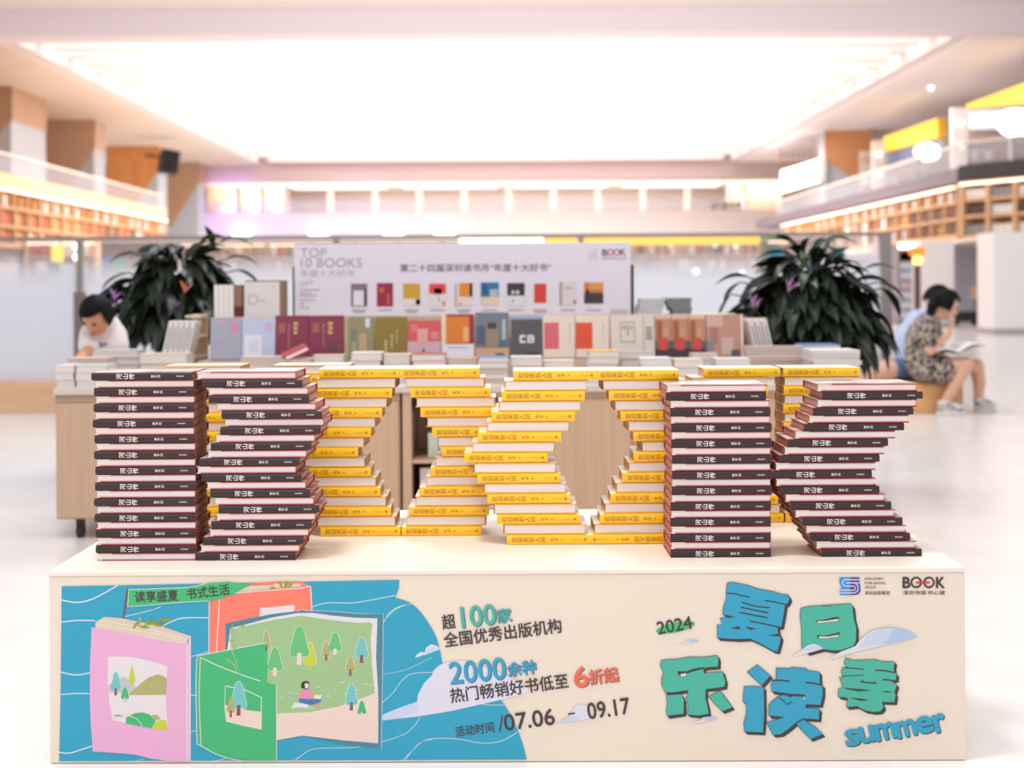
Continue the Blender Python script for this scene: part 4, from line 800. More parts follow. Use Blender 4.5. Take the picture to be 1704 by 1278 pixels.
# shelf-bay contents
for k in range(6):
    x = xo0+.03+k*.05; r = thing('paperback_book', ['leftmost', 'second', 'third', 'fourth', 'fifth', 'rightmost'][k]+' white book standing on the bottom of the open cabinet bay', 'book', (x+.02, Y1+.16, .102), group='white books in the cabinet bay')
    MB().box(-.021, -.019, -.1, .07, 0, .16, cov(WHT)).box(.019, .021, -.1, .07, 0, .16, cov(WHT)).box(-.019, .019, -.1, -.097, 0, .16, cov(WHT)).build('cover', r); MB().box(-.019, .019, -.097, .065, .003, .157, PAGE).build('page_block', r)
for k in range(5):
    x = xo0+.06+k*.044; r = thing('paperback_book', ['leftmost', 'second', 'third', 'fourth', 'rightmost'][k]+' pale green book on the shelf of the open cabinet bay', 'book', (x+.02, Y1+.18, zs_+.008), group='pale green books in the cabinet bay'); pg = cov((204, 216, 200))
    MB().box(-.02, -.018, -.1, .05, 0, .095, pg).box(.018, .02, -.1, .05, 0, .095, pg).box(-.018, .018, -.1, -.097, 0, .095, pg).build('cover', r); MB().box(-.018, .018, -.097, .045, .003, .092, PAGE).build('page_block', r)
r = thing('box', 'small black box at the top of the open cabinet bay', 'box', (xo0+.02, Y1+.06, TB-.045-.058)); MB().box(-.015, .06, -.03, .1, .0, .04, DARK).build('body', r, bevel=.003); MB().box(-.017, .062, -.032, .102, .04, .055, DARK).build('lid', r, bevel=.003)

# riser with ledge
RZ = P(840, 526, 6.12).z; LZ = P(840, 598, 6.0).z
x0, x1 = PX(347, .8, 6.1), PX(1236, .8, 6.1)
ri_ = thing('display_riser', 'wooden riser on the table carrying the leaning books and the white sign', 'riser', (0, 6.1, TB))
MB().box(x0, x1, .06, .5, 0, RZ-TB, mat('riser_wood', (216, 190, 168), .5)).build('upper_step', ri_); MB().box(x0-.02, x1+.03, -.14, .06, 0, LZ-TB, mat('riser_wood')).build('lower_step', ri_)
def lean(px0, px1, yt, yb, c, label, deco=(), thick=.02, Y=6.02, tilt=.16):
    """book leaning back, cover to the front; deco: (u0, v0, u1, v1, colour) in cover fractions, v from top"""
    a, b = P(px0, yb, Y), P(px1, yb, Y); zt_ = P((px0+px1)/2, yt, Y+.05).z; w = b.x-a.x; h = (zt_-LZ)/math.cos(tilt)
    r = thing('hardcover_book', label, 'book', ((a.x+b.x)/2, Y, LZ+.0055), (-tilt, 0, 0), 'books leaning on the riser'); m = cov(c)
    q = MB(); q.box(-w/2, w/2, 0, .0025, 0, h, m).box(-w/2, w/2, thick-.0025, thick, 0, h, m).box(-w/2, -w/2+.003, .0025, thick-.0025, 0, h, m).build('cover', r)
    MB().box(-w/2+.003, w/2-.003, .0025, thick-.0025, .003, h-.003, PAGE).build('page_block', r)
    if deco:
        q = MB(); q.flat = False
        for i, (u0, v0, u1, v1, cc_) in enumerate(deco):
            q.box(-w/2+w*u0, -w/2+w*u1, -.0006-.0003*(i % 5), -.0001, h*(1-v1), h*(1-v0), cov(cc_))
        q.build('cover_print', r)
    return r
GOLD = (206, 170, 110)
def glyphs(u, v0, v1, n, c, w=.05): return [(u-w+random.uniform(0, .02), v0+(v1-v0)*(k+.12)/n, u+w-random.uniform(0, .02), v0+(v1-v0)*(k+.8)/n, c) for k in range(n)]
lean(349, 401, 531, 598, (166, 166, 182), 'grey-blue book with pink speckles, leftmost on the riser', [(.15, .06, .5, .16, (196, 160, 176)), (.66, .12, .88, .36, (206, 140, 164)), (.18, .5, .34, .6, (180, 160, 184))])
lean(402, 457, 531, 598, (188, 194, 222), 'pale lavender book with white panel, second from left on the riser', [(.08, .42, .6, .97, (222, 220, 232)), (.7, .12, .92, .32, (206, 168, 206)), (.2, .52, .5, .82, (208, 206, 222))])
for i, (a, b) in enumerate(((457, 512), (513, 571))):
    lean(a, b, 527, 594, (134, 56, 80), 'maroon book with gold lettering, '+['left', 'right'][i]+' of the two maroon ones', glyphs(.62, .14, .45, 3, GOLD, .07)+glyphs(.42, .2, .75, 8, (190, 150, 130), .025)+[(.1, .18, .3, .4, (156, 96, 86)), (.6, .62, .85, .85, (104, 66, 76))])
lean(573, 622, 529, 590, (146, 136, 108), 'khaki book with painted pale glare, between maroon and olive books', [(.0, .0, .12, 1, (176, 160, 120)), (.5, .4, .75, .9, (186, 156, 124)), (.2, .3, .4, .6, (126, 124, 104)), (.25, .6, .4, .9, (162, 156, 140)), (.7, .04, .86, .26, (200, 214, 224))])  # the pale blue block paints a glare highlight onto the cover
lean(624, 677, 529, 590, (138, 116, 56), 'plain olive book with fine gold writing', glyphs(.68, .3, .65, 4, (196, 180, 120), .03)+glyphs(.52, .42, .8, 5, (200, 186, 130), .035)+glyphs(.34, .55, .88, 4, (206, 196, 150), .045))
lean(678, 733, 535, 592, (206, 168, 180), 'pink book with red upper half and pale figure', [(0, 0, 1, .55, (206, 92, 92)), (.3, .22, .62, .6, (220, 160, 160)), (.1, .1, .3, .3, (216, 120, 116)), (.7, .3, .95, .5, (220, 130, 124)), (.46, .75, .52, .92, (90, 60, 72))])
lean(735, 789, 525, 594, (230, 208, 182), 'orange and maroon book with white band at its foot', [(.13, .0, 1, .68, (150, 52, 68)), (.13, .05, .85, .66, (216, 124, 52)), (.0, .68, 1, 1, (222, 220, 230)), (.66, .3, .84, .62, (232, 170, 116)), (.2, .75, .8, .78, (180, 176, 200)), (.2, .86, .7, .89, (180, 176, 200))], .03)
lean(791, 847, 522, 592, (112, 122, 134), 'blue-grey book with ochre figure and tan foot band', [(.3, .2, .7, .76, (150, 130, 110)), (.36, .22, .64, .36, (66, 66, 74)), (.05, .3, .3, .7, (86, 92, 112)), (.8, .15, .9, .6, (176, 184, 190)), (.7, .6, .95, .76, (84, 110, 128)), (0, .78, 1, 1, (202, 160, 124)), (.6, .9, .85, 1, (60, 52, 56))])
lean(851, 903, 529, 597, (92, 86, 92), 'dark grey book with two bold white letters', [(0, 0, 1, .06, (150, 174, 214)), (.27, .45, .33, .64, (230, 226, 230)), (.33, .45, .46, .5, (230, 226, 230)), (.33, .59, .46, .64, (230, 226, 230)), (.52, .45, .57, .64, (230, 226, 230)), (.57, .45, .7, .49, (230, 226, 230)), (.57, .52, .72, .56, (230, 226, 230)), (.57, .6, .72, .64, (230, 226, 230)), (.67, .47, .73, .62, (230, 226, 230)), (.5, .88, .85, 1, (50, 46, 52))])
CRM2 = (228, 210, 198)
lean(904, 957, 526, 597, CRM2, 'cream book with dull pink square', [(.04, .18, .5, .8, (216, 104, 112))]+glyphs(.85, .18, .7, 9, (190, 176, 172), .022))
lean(959, 1014, 526, 597, CRM2, 'cream book with bright red square', [(0, .18, .5, .8, (222, 84, 56))]+glyphs(.83, .18, .65, 9, (190, 176, 172), .022))
lean(1017, 1071, 526, 590, (220, 206, 198), 'cream book with ornamental square frame', [(.28, .16, .75, .2, (190, 172, 160)), (.28, .62, .75, .66, (190, 172, 160)), (.28, .2, .32, .62, (190, 172, 160)), (.71, .2, .75, .62, (190, 172, 160))]+glyphs(.42, .25, .36, 1, (160, 144, 140), .05)+glyphs(.53, .24, .5, 3, (160, 144, 140), .04)+glyphs(.64, .25, .36, 1, (160, 144, 140), .04))
lean(1072, 1090, 526, 590, (216, 202, 196), 'narrow cream book spine beside the ornamented one', glyphs(.5, .28, .6, 4, (150, 136, 134), .3))
for i, (a, b) in enumerate(((1091, 1118), (1119, 1146), (1147, 1174))):
    lean(a, b, 526, 592, (190, 134, 110), 'brown book with red bottle shape, '+['left', 'middle', 'right'][i]+' of three', [(0, 0, 1, .1, (222, 180, 160)), (0, .62, 1, .8, (104, 92, 92)), (0, .8, 1, 1, (64, 58, 66)), (.12, .14, .42, .82, (164, 92, 60)), (.3, .55, .75, .84, (206, 76, 66)), (.5, .3, .8, .52, (200, 150, 124))])
lean(1177, 1238, 525, 597, (190, 142, 126), 'pinkish-brown picture book, rightmost on the riser', [(0, 0, .45, .3, (206, 170, 158)), (.1, .3, .3, .7, (172, 120, 108)), (.4, .55, .72, .95, (206, 172, 166)), (.66, .84, .9, 1, (92, 90, 110)), (0, .62, .18, .95, (140, 130, 140)), (.94, 0, 1, 1, (232, 214, 204))], .03)
# slanted rows at both ends
def slanted(px0, px1, yt, yb, n, sgn, word, c):
    Y = 6.0; zt_, zb_ = P(px0, yt, Y).z, P(px0, yb, Y).z; w = (PX(px1, .7, Y)-PX(px0, .7, Y))/n
    for k in range(n):
        x = PX(px0, .7, Y)+(k+.5)*w; h = zt_-zb_; t = w*.8
        r = thing('paperback_book', '%s slanted white book with grey spine at %s' % (['leftmost', 'second', 'third', 'fourth', 'rightmost'][k] if n == 5 else ['left', 'middle', 'right'][k], word), 'book', (x, Y+.03, zb_), (0, sgn*.22, 0), 'slanted white books '+word)
        MB().box(-t/2, t/2, 0, .003, 0, h, cov(c)).box(-t/2, -t/2+.002, .003, .14, 0, h, cov(WHT)).box(t/2-.002, t/2, .003, .14, 0, h, cov(WHT)).build('cover', r)
        MB().box(-t/2+.002, t/2-.002, .003, .136, .002, h-.004, PAGE).build('page_block', r)
        MB().box(-t*.12, t*.16, -.001, 0, h*.12, h*.8, cov((150, 146, 156))).build('spine_lettering', r)
slanted(266, 312, 534, 588, 5, 1, 'left of the riser', (228, 220, 222))
slanted(1256, 1290, 532, 580, 3, -1, 'right of the riser', (226, 214, 214))
a = P(1250, 576, 6.1); t = thing('book_stand', 'cream upright board stand right of the riser', 'stand', (a.x, 6.3, TB)); zt_ = P(1260, 530, 6.2).z-TB
MB().box(0, PX(1290, .7, 6.14)-a.x, .05, .065, 0, zt_, cov(CRM2)).build('back_board', t); MB().box(0, .02, -.1, .05, 0, zt_*.9, cov(BRN_)).build('side_board', t); MB().box(0, PX(1290, .7, 6.14)-a.x, -.1, .05, 0, .02, cov(BRN_)).build('base_board', t)
a = P(318, 590, 6.1); t = thing('book_stand', 'brown wooden tray stand left of the riser', 'stand', (PX(313, .6, 6.28), 6.28, TB)); w = PX(338, .6, 6.28)-PX(313, .6, 6.28)
MB().box(0, w, .1, .12, 0, .27, cov(BRN_)).build('back_board', t)
for z in (.08, .17, .255): MB().box(0, w, -.05, .1, z, z+.012, cov((226, 204, 184))).build('shelf', t)
MB().box(0, w, -.06, -.05, 0, .04, cov((110, 84, 76))).build('lip', t)
# things standing on the riser
RT = RZ
for k in range(4):
    x = PX(358+k*8.2, RT, 6.3); r = thing('paperback_book', ['leftmost', 'second', 'third', 'rightmost'][k]+' white upright book on the riser left end', 'book', (x+.01, 6.28, RT), group='upright white books on the riser'); h = P(370, 474, 6.28).z-RT
    MB().box(-.01, .01, 0, .0025, 0, h, cov(WHT)).box(-.01, -.0085, .0025, .12, 0, h, cov(WHT)).box(.0085, .01, .0025, .12, 0, h, cov(WHT)).build('cover', r); MB().box(-.0085, .0085, .0025, .117, .002, h-.003, PAGE).build('page_block', r)
a = PX(391, RT, 6.3); r = thing('box_set', 'brown and dark red upright box beside the white upright books', 'box', (a+.016, 6.28, RT)); h = P(395, 474, 6.28).z-RT
MB().box(-.016, .018, 0, .13, 0, h*.34, cov((106, 42, 40))).build('lower_sleeve', r); MB().box(-.016, .018, 0, .13, h*.34, h, cov((150, 110, 90))).build('upper_box', r)
a, b = PX(407, RT, 6.3), PX(466, RT, 6.3); h = P(436, 469, 6.3).z-RT; r = thing('boxed_book', 'white framed book in a brown slipcase left of the white sign', 'book', ((a+b)/2, 6.29, RT)); w = b-a
MB().box(-w/2, w/2, 0, .006, 0, h, cov((226, 218, 220))).build('front_board', r); MB().box(-w/2+.004, w/2+.02, .006, .1, 0, h+.006, cov((150, 112, 86))).build('slipcase', r)
q = MB(); q.box(-w*.42, w*.42, -.001, 0, h*.08, h*.085, cov((196, 186, 188))).box(-w*.1, w*.1, -.001, 0, h*.45, h*.47, cov((160, 150, 152)))
q.box(w*.3, w*.36, -.001, 0, h*.85, h*.88, cov((186, 130, 120))); 
ringp = [(-w*.25+.02*math.cos(k*math.pi/10), -.0012, h*.5+.022*math.sin(k*math.pi/10)) for k in range(20)]
q.tube(ringp+[ringp[0]], .0012, cov((170, 164, 168)), 6); q.build('cover_print', r)
def dpile(x0, x1, yt, n, c, what):
    xs0, xs1 = PX(x0, RT, 6.3), PX(x1, RT, 6.3); h = (P(x0, yt, 6.3).z-RT)/n
    for k in range(n):
        off = (xs1-xs0)*.05*(n-1-k) if c == DKG else -(xs1-xs0)*.03*k+.01
        flat_book((xs0+xs1)/2+(-off if c != DKG else off*.7), 6.38, RT+k*h, (xs1-xs0)*(1 if c != DKG else .62+.38*(k+1)/n), .14, h-.0003, c, '%s book lying flat, %s in %s' % (NAMES.get(c, 'pale grey'), ordtop(n-1-k, n), what), 'books lying on the riser', random.uniform(-.06, .06), GRY if c != DKG else (150, 150, 156))
dpile(1064, 1106, 497, 6, GRY, 'pale pile right of the white sign'); dpile(1107, 1152, 496, 5, DKG, 'dark pile right of the white sign')

# ------------------------------------------------------------------ white sign board
SY = 6.36
a, b, c_ = P(490, 525, SY), P(1050, 525, SY), P(770, 404.5, SY)
sg = thing('sign_board', 'wide white top-ten books sign with ten printed book covers', 'sign', ((a.x+b.x)/2, SY, RT)); sw = b.x-a.x; sh = c_.z-RT
MB().box(-sw/2, sw/2, 0, .03, 0, sh, mat('sign_white', (228, 220, 234), .5)).build('board', sg, bevel=.002)
MB().box(-sw/2-.012, sw/2+.016, .03, .05, 0, sh-.10, DARK).build('backing', sg)
def sgn_pt(px, py, lay): q = P(px, py, SY-.002); return (q.x-sg.location.x, -.0012-lay*.0004, min(max(q.z-RT, .002), sh-.002))
class SignLine:
    def put(s, kind, name, *a):
        q = Art(); q.to3 = sgn_pt; getattr(q, kind)(*a); return q.build(name, sg)
    def text(s, *a): s.put('text', 'printed_words', *a)
    def fill(s, *a): s.put('fill', 'printed_line', *a)
    def line(s, *a): s.put('line', 'printed_emblem', *a)
S = SignLine(); TG = mat('sign_grey', (172, 164, 176), .6); TG2 = mat('sign_light_grey', (194, 186, 198), .6)
s5 = cc(480, 395, 5.68)
S.text('TOP', s5((112, 190))[0], s5((360, 190))[0], 15.5, TG, 1, -.012); S.text('10 BOOKS', s5((118, 283))[0], s5((695, 283))[0], 15.5, TG, 1, -.012); S.text('年度十大好书', s5((112, 372))[0], s5((625, 372))[0], 12, TG2, 1, 0)
for x0, x1 in ((112, 360), (118, 695)):
    y = 104 if x0 == 112 else 198
S.text('24', s5((115, 455))[0], s5((185, 455))[0], 8, TG2, 1, -.01); S.text('th', s5((195, 432))[0], s5((238, 432))[0], 4.5, TG2, 1)
for y, w in ((496, 190), (528, 110), (552, 160), (592, 150)): S.fill(s5((108, y-6), (108+w, y-6), (108+w, y+6), (108, y+6)), TG2, 1)
S.fill(s5((115, 612), (145, 612), (145, 642), (115, 642)), TG2, 1); S.fill(s5((108, 660), (200, 660), (200, 672), (108, 672)), TG2, 1)
S.text('第二十四届深圳读书月“年度十大好书”', (666, 452.5), (917, 451.5), 13, mat('sign_dark', (112, 103, 113), .6), 1, .012)
cv = [((584, 472, 611, 510), (140, 112, 140), [(.15, .3, .82, .96, (228, 222, 230)), (.8, .25, .95, .96, (70, 60, 76))]), ((627, 471, 654, 510), (156, 46, 76), [(.15, .2, .45, .4, (186, 110, 80)), (.6, .45, .8, .9, (180, 100, 76))]), ((671, 472, 699, 509), (208, 160, 66), [(0, .68, 1, 1, (232, 218, 214)), (.75, .7, 1, .95, (180, 90, 80))]), ((714, 472, 742, 510), (226, 216, 224), [(0, .0, 1, .44, (228, 76, 78)), (.3, .2, .75, .5, (232, 150, 146)), (.55, .58, .6, .8, (90, 80, 90)), (.78, .78, .95, .95, (226, 120, 100))]), ((757, 471, 786, 510), (228, 210, 210), [(.0, 0, .1, 1, (176, 166, 172)), (.25, .0, 1, .58, (226, 140, 60)), (.85, 0, 1, .58, (176, 70, 66)), (.2, .85, .4, .95, (220, 160, 150))]), ((800, 470, 830, 508), (60, 120, 166), [(0, .64, 1, 1, (228, 206, 186)), (.5, .3, .95, .64, (180, 190, 190)), (.05, .05, .4, .5, (50, 96, 150))]), ((844, 471, 873, 509), (62, 62, 72), [(0, .55, 1, 1, (226, 220, 228)), (.25, .33, .4, .48, (220, 216, 224)), (.5, .33, .68, .48, (220, 216, 224)), (.3, .72, .36, .85, (190, 184, 192))]), ((889, 472, 909, 504), (216, 70, 56), []), ((931, 470, 959, 508), (222, 210, 214), [(0, 0, .16, 1, (170, 158, 164)), (.3, .2, .8, .3, (190, 180, 184)), (.82, .78, .98, .92, (170, 70, 80))]), ((972, 470, 1004, 505), (226, 150, 90), [(0, .5, 1, 1, (70, 62, 68)), (.0, .0, .25, .5, (214, 120, 70)), (.1, .35, .95, .52, (190, 120, 84))])]
for (x0, y0, x1, y1), c, deco in cv:
    C = Art(); C.to3 = sgn_pt; C.fill([(x0, y0), (x1, y0), (x1, y1), (x0, y1)], cov(c), 1)
    for u0, v0, u1, v1, c2 in deco: C.fill([(x0+(x1-x0)*u0, y0+(y1-y0)*v0), (x0+(x1-x0)*u1, y0+(y1-y0)*v0), (x0+(x1-x0)*u1, y0+(y1-y0)*v1), (x0+(x1-x0)*u0, y0+(y1-y0)*v1)], cov(c2), 2)
    C.build('printed_cover', sg); xm_ = (x0+x1)/2; S.fill([(xm_-12, 515), (xm_+12, 515), (xm_+12, 517.2), (xm_-12, 517.2)], TG, 1)
    if x0 in (584, 671, 757, 889): S.fill([(xm_-9, 518.6), (xm_+9, 518.6), (xm_+9, 520.4), (xm_-9, 520.4)], TG, 1)
k_ = mat('sign_dark'); R_ = mat('sign_red', (190, 60, 86), .6)
C = Art(); C.to3 = sgn_pt; C.text('B', (1002, 425), (1010.5, 425), 10, k_, 1, .05); C.text('K', (1032, 424.6), (1041, 424.6), 10, k_, 1, .05)
for cx in (1016, 1026): C.fill([(x, y) for x, y in ring(cx, 420, 3.6, 5.4, 0, 180)], R_, 1); C.fill([(x, y) for x, y in ring(cx, 420, 3.6, 5.4, 180, 360)], R_, 1)
C.build('printed_logo', sg)
S.text('深圳书城·中心城', (1002, 432), (1042, 431.6), 4, TG, 1); S.line([(982, 432), (980, 424), (992, 415), (992, 432)], 1.5, TG2, 1, False); S.line([(985, 432), (986, 426), (990, 422)], 1, TG2, 1, False); S.fill([(1016, 515), (1044, 515), (1044, 521), (1016, 521)], TG2, 1)


# ------------------------------------------------------------------ plants behind the table
LEAFM = [mat('leaf_dark', (36, 48, 32), .38, k=.42, spec=.35), mat('leaf_mid', (52, 64, 42), .38, k=.45, spec=.35), mat('leaf_fresh', (98, 130, 50), .4, k=.7)]
STEM = mat('plant_stem', (92, 78, 56), .6)
def leaf(mb, p, d, ln, wd, m, roll, droop):
    d = d.normalized(); side = d.cross(Vector((0, 0, 1)))
    if side.length < .1: side = Vector((1, 0, 0))
    side.normalize(); side = (Matrix.Rotation(roll, 3, d) @ side); b = len(mb.v); n = 6; pos = p.copy(); dd = d.copy()
    for i in range(n+1):
        u = i/n; w = wd*math.sin(math.pi*min(1, u*.95+.04))**.8*(1-.25*u); up = side.cross(dd).normalized()
        if up.z < 0: up = -up
        mb.v += [tuple(pos-side*w/2+up*w*.22), tuple(pos), tuple(pos+side*w/2+up*w*.22)]
        pos = pos+dd*ln/n; dd = (dd+Vector((0, 0, -droop/n))).normalized()
    for i in range(n):
        for k in (0, 1): mb.face((b+3*i+k, b+3*i+k+1, b+3*i+3+k+1, b+3*i+3+k), m)
def plant(label, px, py, Y, rx, rz, n, seed, tips, flower):
    random.seed(seed); c = P(px, py, Y); k = Y/F; t = thing('potted_plant', label, 'plant', (c.x, Y, 0)); cz = c.z; RXm, RZm = rx*k, rz*k
    pot = MB().lathe([(.14, 0), (.15, .02), (.19, .34), (.205, .36), (.205, .40), (.18, .40), (.17, .36)], mat('plant_pot', (222, 214, 210), .4), 28); pot.build('pot', t, smooth=True)
    MB().lathe([(.0, .34), (.175, .36)], mat('soil', (66, 50, 40), .9), 20).build('soil', t)
    st = MB(); tops = []
    for q in range(7):
        a = q*2.4; r = .05+.16*random.random(); top = Vector((math.cos(a)*RXm*r*2, math.sin(a)*RXm*r*1.4, cz+RZm*random.uniform(-.3, .6))); st.tube([(math.cos(a)*.05, math.sin(a)*.05, .35), (top.x*.5, top.y*.5, (cz+.35)*.5), tuple(top)], [.016, .012, .006], STEM, 7); tops.append(top)
    lf = MB(); lf.flat = True
    for i in range(n):
        th = random.uniform(0, 2*math.pi); ph = math.acos(random.uniform(-.75, .98)); rr = random.uniform(.28, .78)**.8
        off = Vector((math.sin(ph)*math.cos(th)*RXm*(.72+.35*(1-math.cos(ph))*.5), math.sin(ph)*math.sin(th)*RXm*.85, math.cos(ph)*RZm))*rr
        off.x *= 1-.45*max(0, off.z/RZm); off.y *= 1-.45*max(0, off.z/RZm); p = Vector((off.x, off.y, cz+off.z)); d = Vector((off.x*1.0, off.y, off.z*.4-.05+random.uniform(-.06, .06))); d.normalize(); d += Vector((random.uniform(-.5, .5), random.uniform(-.5, .5), random.uniform(-.35, .1)))
        fresh = off.z > RZm*.55 and random.random() < .12
        leaf(lf, p, d, Y/7*random.uniform(.14, .215), Y/7*random.uniform(.05, .075), LEAFM[2] if fresh else LEAFM[random.random() < .4], random.uniform(-.7, .7), random.uniform(.8, 1.9))
    for tx, ty, ang, ln in tips:
        q = P(tx, ty, Y)-Vector((c.x, Y, 0)); q.y = random.uniform(-.1, .1); a = math.radians(ang); d = Vector((math.cos(a), random.uniform(-.3, .1), math.sin(a))); st.tube([tuple(Vector((q.x*.3, 0, q.z-.05))), tuple(q)], .004, STEM, 5)
        leaf(lf, q, d, ln*k*.95, .07, LEAFM[2 if ty < 410 else random.random() < .5], random.uniform(-.4, .4), 1.0)
    st.build('stems', t, smooth=True); lf.build('foliage', t, smooth=True)
    for fx, fy, cc_ in flower:
        q = P(fx, fy, Y-.33)-Vector((c.x, Y, 0)); m = MB()
        for j in range(3): leaf(m, q, Vector((math.cos(.8+j*.5), -.3, math.sin(.8+j*.5))), .07, .035, mat('petal_%d' % cc_[0], cc_, .5), j, .2)
        m.flat = True; m.build('blossom', t); MB().tube([tuple(q), (q.x*.5, -.05, q.z-.12)], .003, STEM, 5).build('blossom_stem', t)
plant('large dark green leafy plant in a pot left of the white sign', 296, 500, 7.68, 122, 112, 470, 3, [(335, 405, 30, 60), (372, 402, 15, 62), (355, 412, 100, 40), (215, 455, 190, 60), (205, 480, 205, 66), (190, 495, 215, 50), (400, 450, -20, 60), (396, 480, -40, 60), (240, 425, 170, 62), (380, 430, 10, 60), (205, 520, 230, 66), (215, 560, 240, 60)], [(190, 500, (206, 150, 214)), (181, 520, (206, 150, 214)), (307, 488, (236, 150, 120)), (286, 517, (206, 90, 70))])
plant('large dark green leafy plant in a pot right of the white sign', 1344, 512, 7.1, 138, 122, 520, 5, [(1318, 402, 160, 60), (1365, 402, 20, 60), (1375, 408, -20, 50), (1240, 462, 170, 62), (1228, 470, 215, 50), (1222, 490, 235, 62), (1440, 450, 25, 60), (1460, 470, -15, 60), (1470, 480, -45, 62), (1458, 520, -60, 66), (1450, 560, -60, 66), (1250, 500, 200, 66), (1420, 470, 20, 62), (1436, 590, -65, 60)], [(1312, 486, (212, 150, 206)), (1252, 512, (206, 96, 76))])
random.seed(11)

# ------------------------------------------------------------------ people
SKIN = mat('skin', (236, 180, 152), .5, k=.85); HAIR = mat('black_hair', (28, 22, 23), .6, k=.4, spec=.15)
def join_mesh(name, geos):
    v, f = [], []
    for a, b in geos:
        o = len(v); v += a; f += [tuple(o+i for i in q) for q in b]
    me = bpy.data.meshes.new(name); me.from_pydata([tuple(x) for x in v], [], f); return me
def skin_geo(nodes, edges, sub=2):
    """tapered limbs between joints (name -> point, radius); solid() fuses them into one continuous skin"""
    V, Fc = [], []; n = 16
    for a, b in edges:
        (p, ra), (q, rb) = nodes[a], nodes[b]; ax = q-p; L_ = ax.length or 1e-6; ax = ax/L_; u = ax.cross(Vector((0, 0, 1)) if abs(ax.z) < .9 else Vector((1, 0, 0))).normalized(); w = ax.cross(u); o = len(V); rings = []
        for k in range(1, 6): t_ = math.pi/2*k/6; rings.append((p-ax*ra*math.cos(t_), ra*math.sin(t_)))
        for k in range(5): f_ = k/4; rings.append((p+ax*L_*f_, (ra+(rb-ra)*f_)*1.0))
        for k in range(5, 0, -1): t_ = math.pi/2*k/6; rings.append((q+ax*rb*math.cos(t_), rb*math.sin(t_)))
        for c, r in rings:
            for k in range(n): th = 2*math.pi*k/n; V.append(c+u*r*math.cos(th)+w*r*math.sin(th))
        for k in range(len(rings)-1):
            for m_ in range(n): Fc.append((o+k*n+m_, o+k*n+(m_+1) % n, o+(k+1)*n+(m_+1) % n, o+(k+1)*n+m_))
        Fc.append(tuple(o+m_ for m_ in reversed(range(n)))); Fc.append(tuple(o+(len(rings)-1)*n+m_ for m_ in range(n)))
    return V, Fc
def frame(fwd, up):
    f_ = fwd.normalized(); r_ = f_.cross(up).normalized(); u_ = r_.cross(f_); return Matrix((r_, f_, u_)).transposed()
def head_geo(c, fwd, up, s=1.0):
    M = frame(fwd, up)
    def fn(d):
        x, y, z = d.x*.074, d.y*.092, d.z*.112
        if z < 0: x *= 1+z*3.2; y = y*(1+z*1.0)+(-z)*.12*(1 if y > 0 else .2)
        fx = math.exp(-((d.x*.074)/.014)**2)
        if d.y > 0:
            y += .020*fx*math.exp(-((z+.018)/.018)**2)                       # nose
            y += .006*math.exp(-((d.x*.074)/.026)**2)*math.exp(-((z+.052)/.012)**2)   # lips
            for sx in (-1, 1): y -= .008*math.exp(-((d.x*.074-sx*.032)/.014)**2)*math.exp(-((z-.012)/.012)**2)   # eye sockets
            y += .007*math.exp(-((d.x*.074)/.03)**2)*math.exp(-((z+.095)/.014)**2)   # chin
        return Vector((x, y, z))*s
    m = MB(); m.ellip(c, (1, 1, 1), SKIN, 32, 26, M, fn)
    for sx in (-1, 1): m.ellip(Vector(c)+M @ Vector((sx*.073*s, -.006*s, -.01*s)), (.009*s, .018*s, .028*s), SKIN, 10, 8, M)
    return ([Vector(v) for v in m.v], m.f), M
def hair_geo(c, M, s=1.0, front=.35, low=-.55, puff=1.12):
    v, f = [], []; n, k = 32, 22
    def keep(d): return d.z > .42 or (d.y < front and d.z > low)
    idx = {}
    m = MB()
    for i in range(k+1):
        ph = math.pi*i/k
        for j in range(n):
            th = 2*math.pi*j/n; d = Vector((math.sin(ph)*math.cos(th), math.sin(ph)*math.sin(th), math.cos(ph))); r = puff+.02*math.sin(th*9)*math.sin(ph)
            m.v.append(tuple(Vector(c)+M @ Vector((d.x*.080*s*r, d.y*.097*s*r, d.z*.116*s*r))))
            idx[(i, j)] = keep(d)
    for i in range(k):
        for j in range(n):
            q = [(i, j), (i+1, j), (i+1, (j+1) % n), (i, (j+1) % n)]
            if all(idx[e] for e in q): m.face([a*n+b for a, b in q], HAIR)
    return m
def hand_geo(w, d, nrm, s=1.0, curl=.7, left=1):
    """wrist point, direction of the fingers, palm normal: palm, four unequal bent fingers and a thumb from the side"""
    d = d.normalized(); sd = d.cross(nrm).normalized(); nrm = sd.cross(d).normalized(); geos = []
    for o in (-.026, -.009, .009, .026): geos.append(skin_geo({'a': (w+sd*o*.45*s, .015*s), 'b': (w+d*.08*s+sd*o*s, .0115*s)}, [('a', 'b')]))
    for i, (o, ln) in enumerate(((-.030, .068), (-.010, .078), (.010, .074), (.029, .058))):
        p0 = w+d*.075*s+sd*o*s; dd = (d+sd*o*2.2).normalized(); p1 = p0+dd*ln*.42*s; d2 = (dd*math.cos(curl)+nrm*math.sin(curl)).normalized(); p2 = p1+d2*ln*.34*s; d3 = (dd*math.cos(curl*1.8)+nrm*math.sin(curl*1.8)).normalized(); p3 = p2+d3*ln*.3*s
        geos.append(skin_geo({'a': (p0, .0095*s), 'b': (p1, .009*s), 'c': (p2, .0083*s), 'd': (p3, .007*s)}, [('a', 'b'), ('b', 'c'), ('c', 'd')]))
    t0 = w+d*.025*s-sd*left*.026*s; t1 = t0+(d*.5-sd*left*.75+nrm*.3).normalized()*.036*s; t2 = t1+(d*.85-sd*left*.25+nrm*.4).normalized()*.032*s
    geos.append(skin_geo({'a': (t0, .012*s), 'b': (t1, .0105*s), 'c': (t2, .008*s)}, [('a', 'b'), ('b', 'c')])); return geos
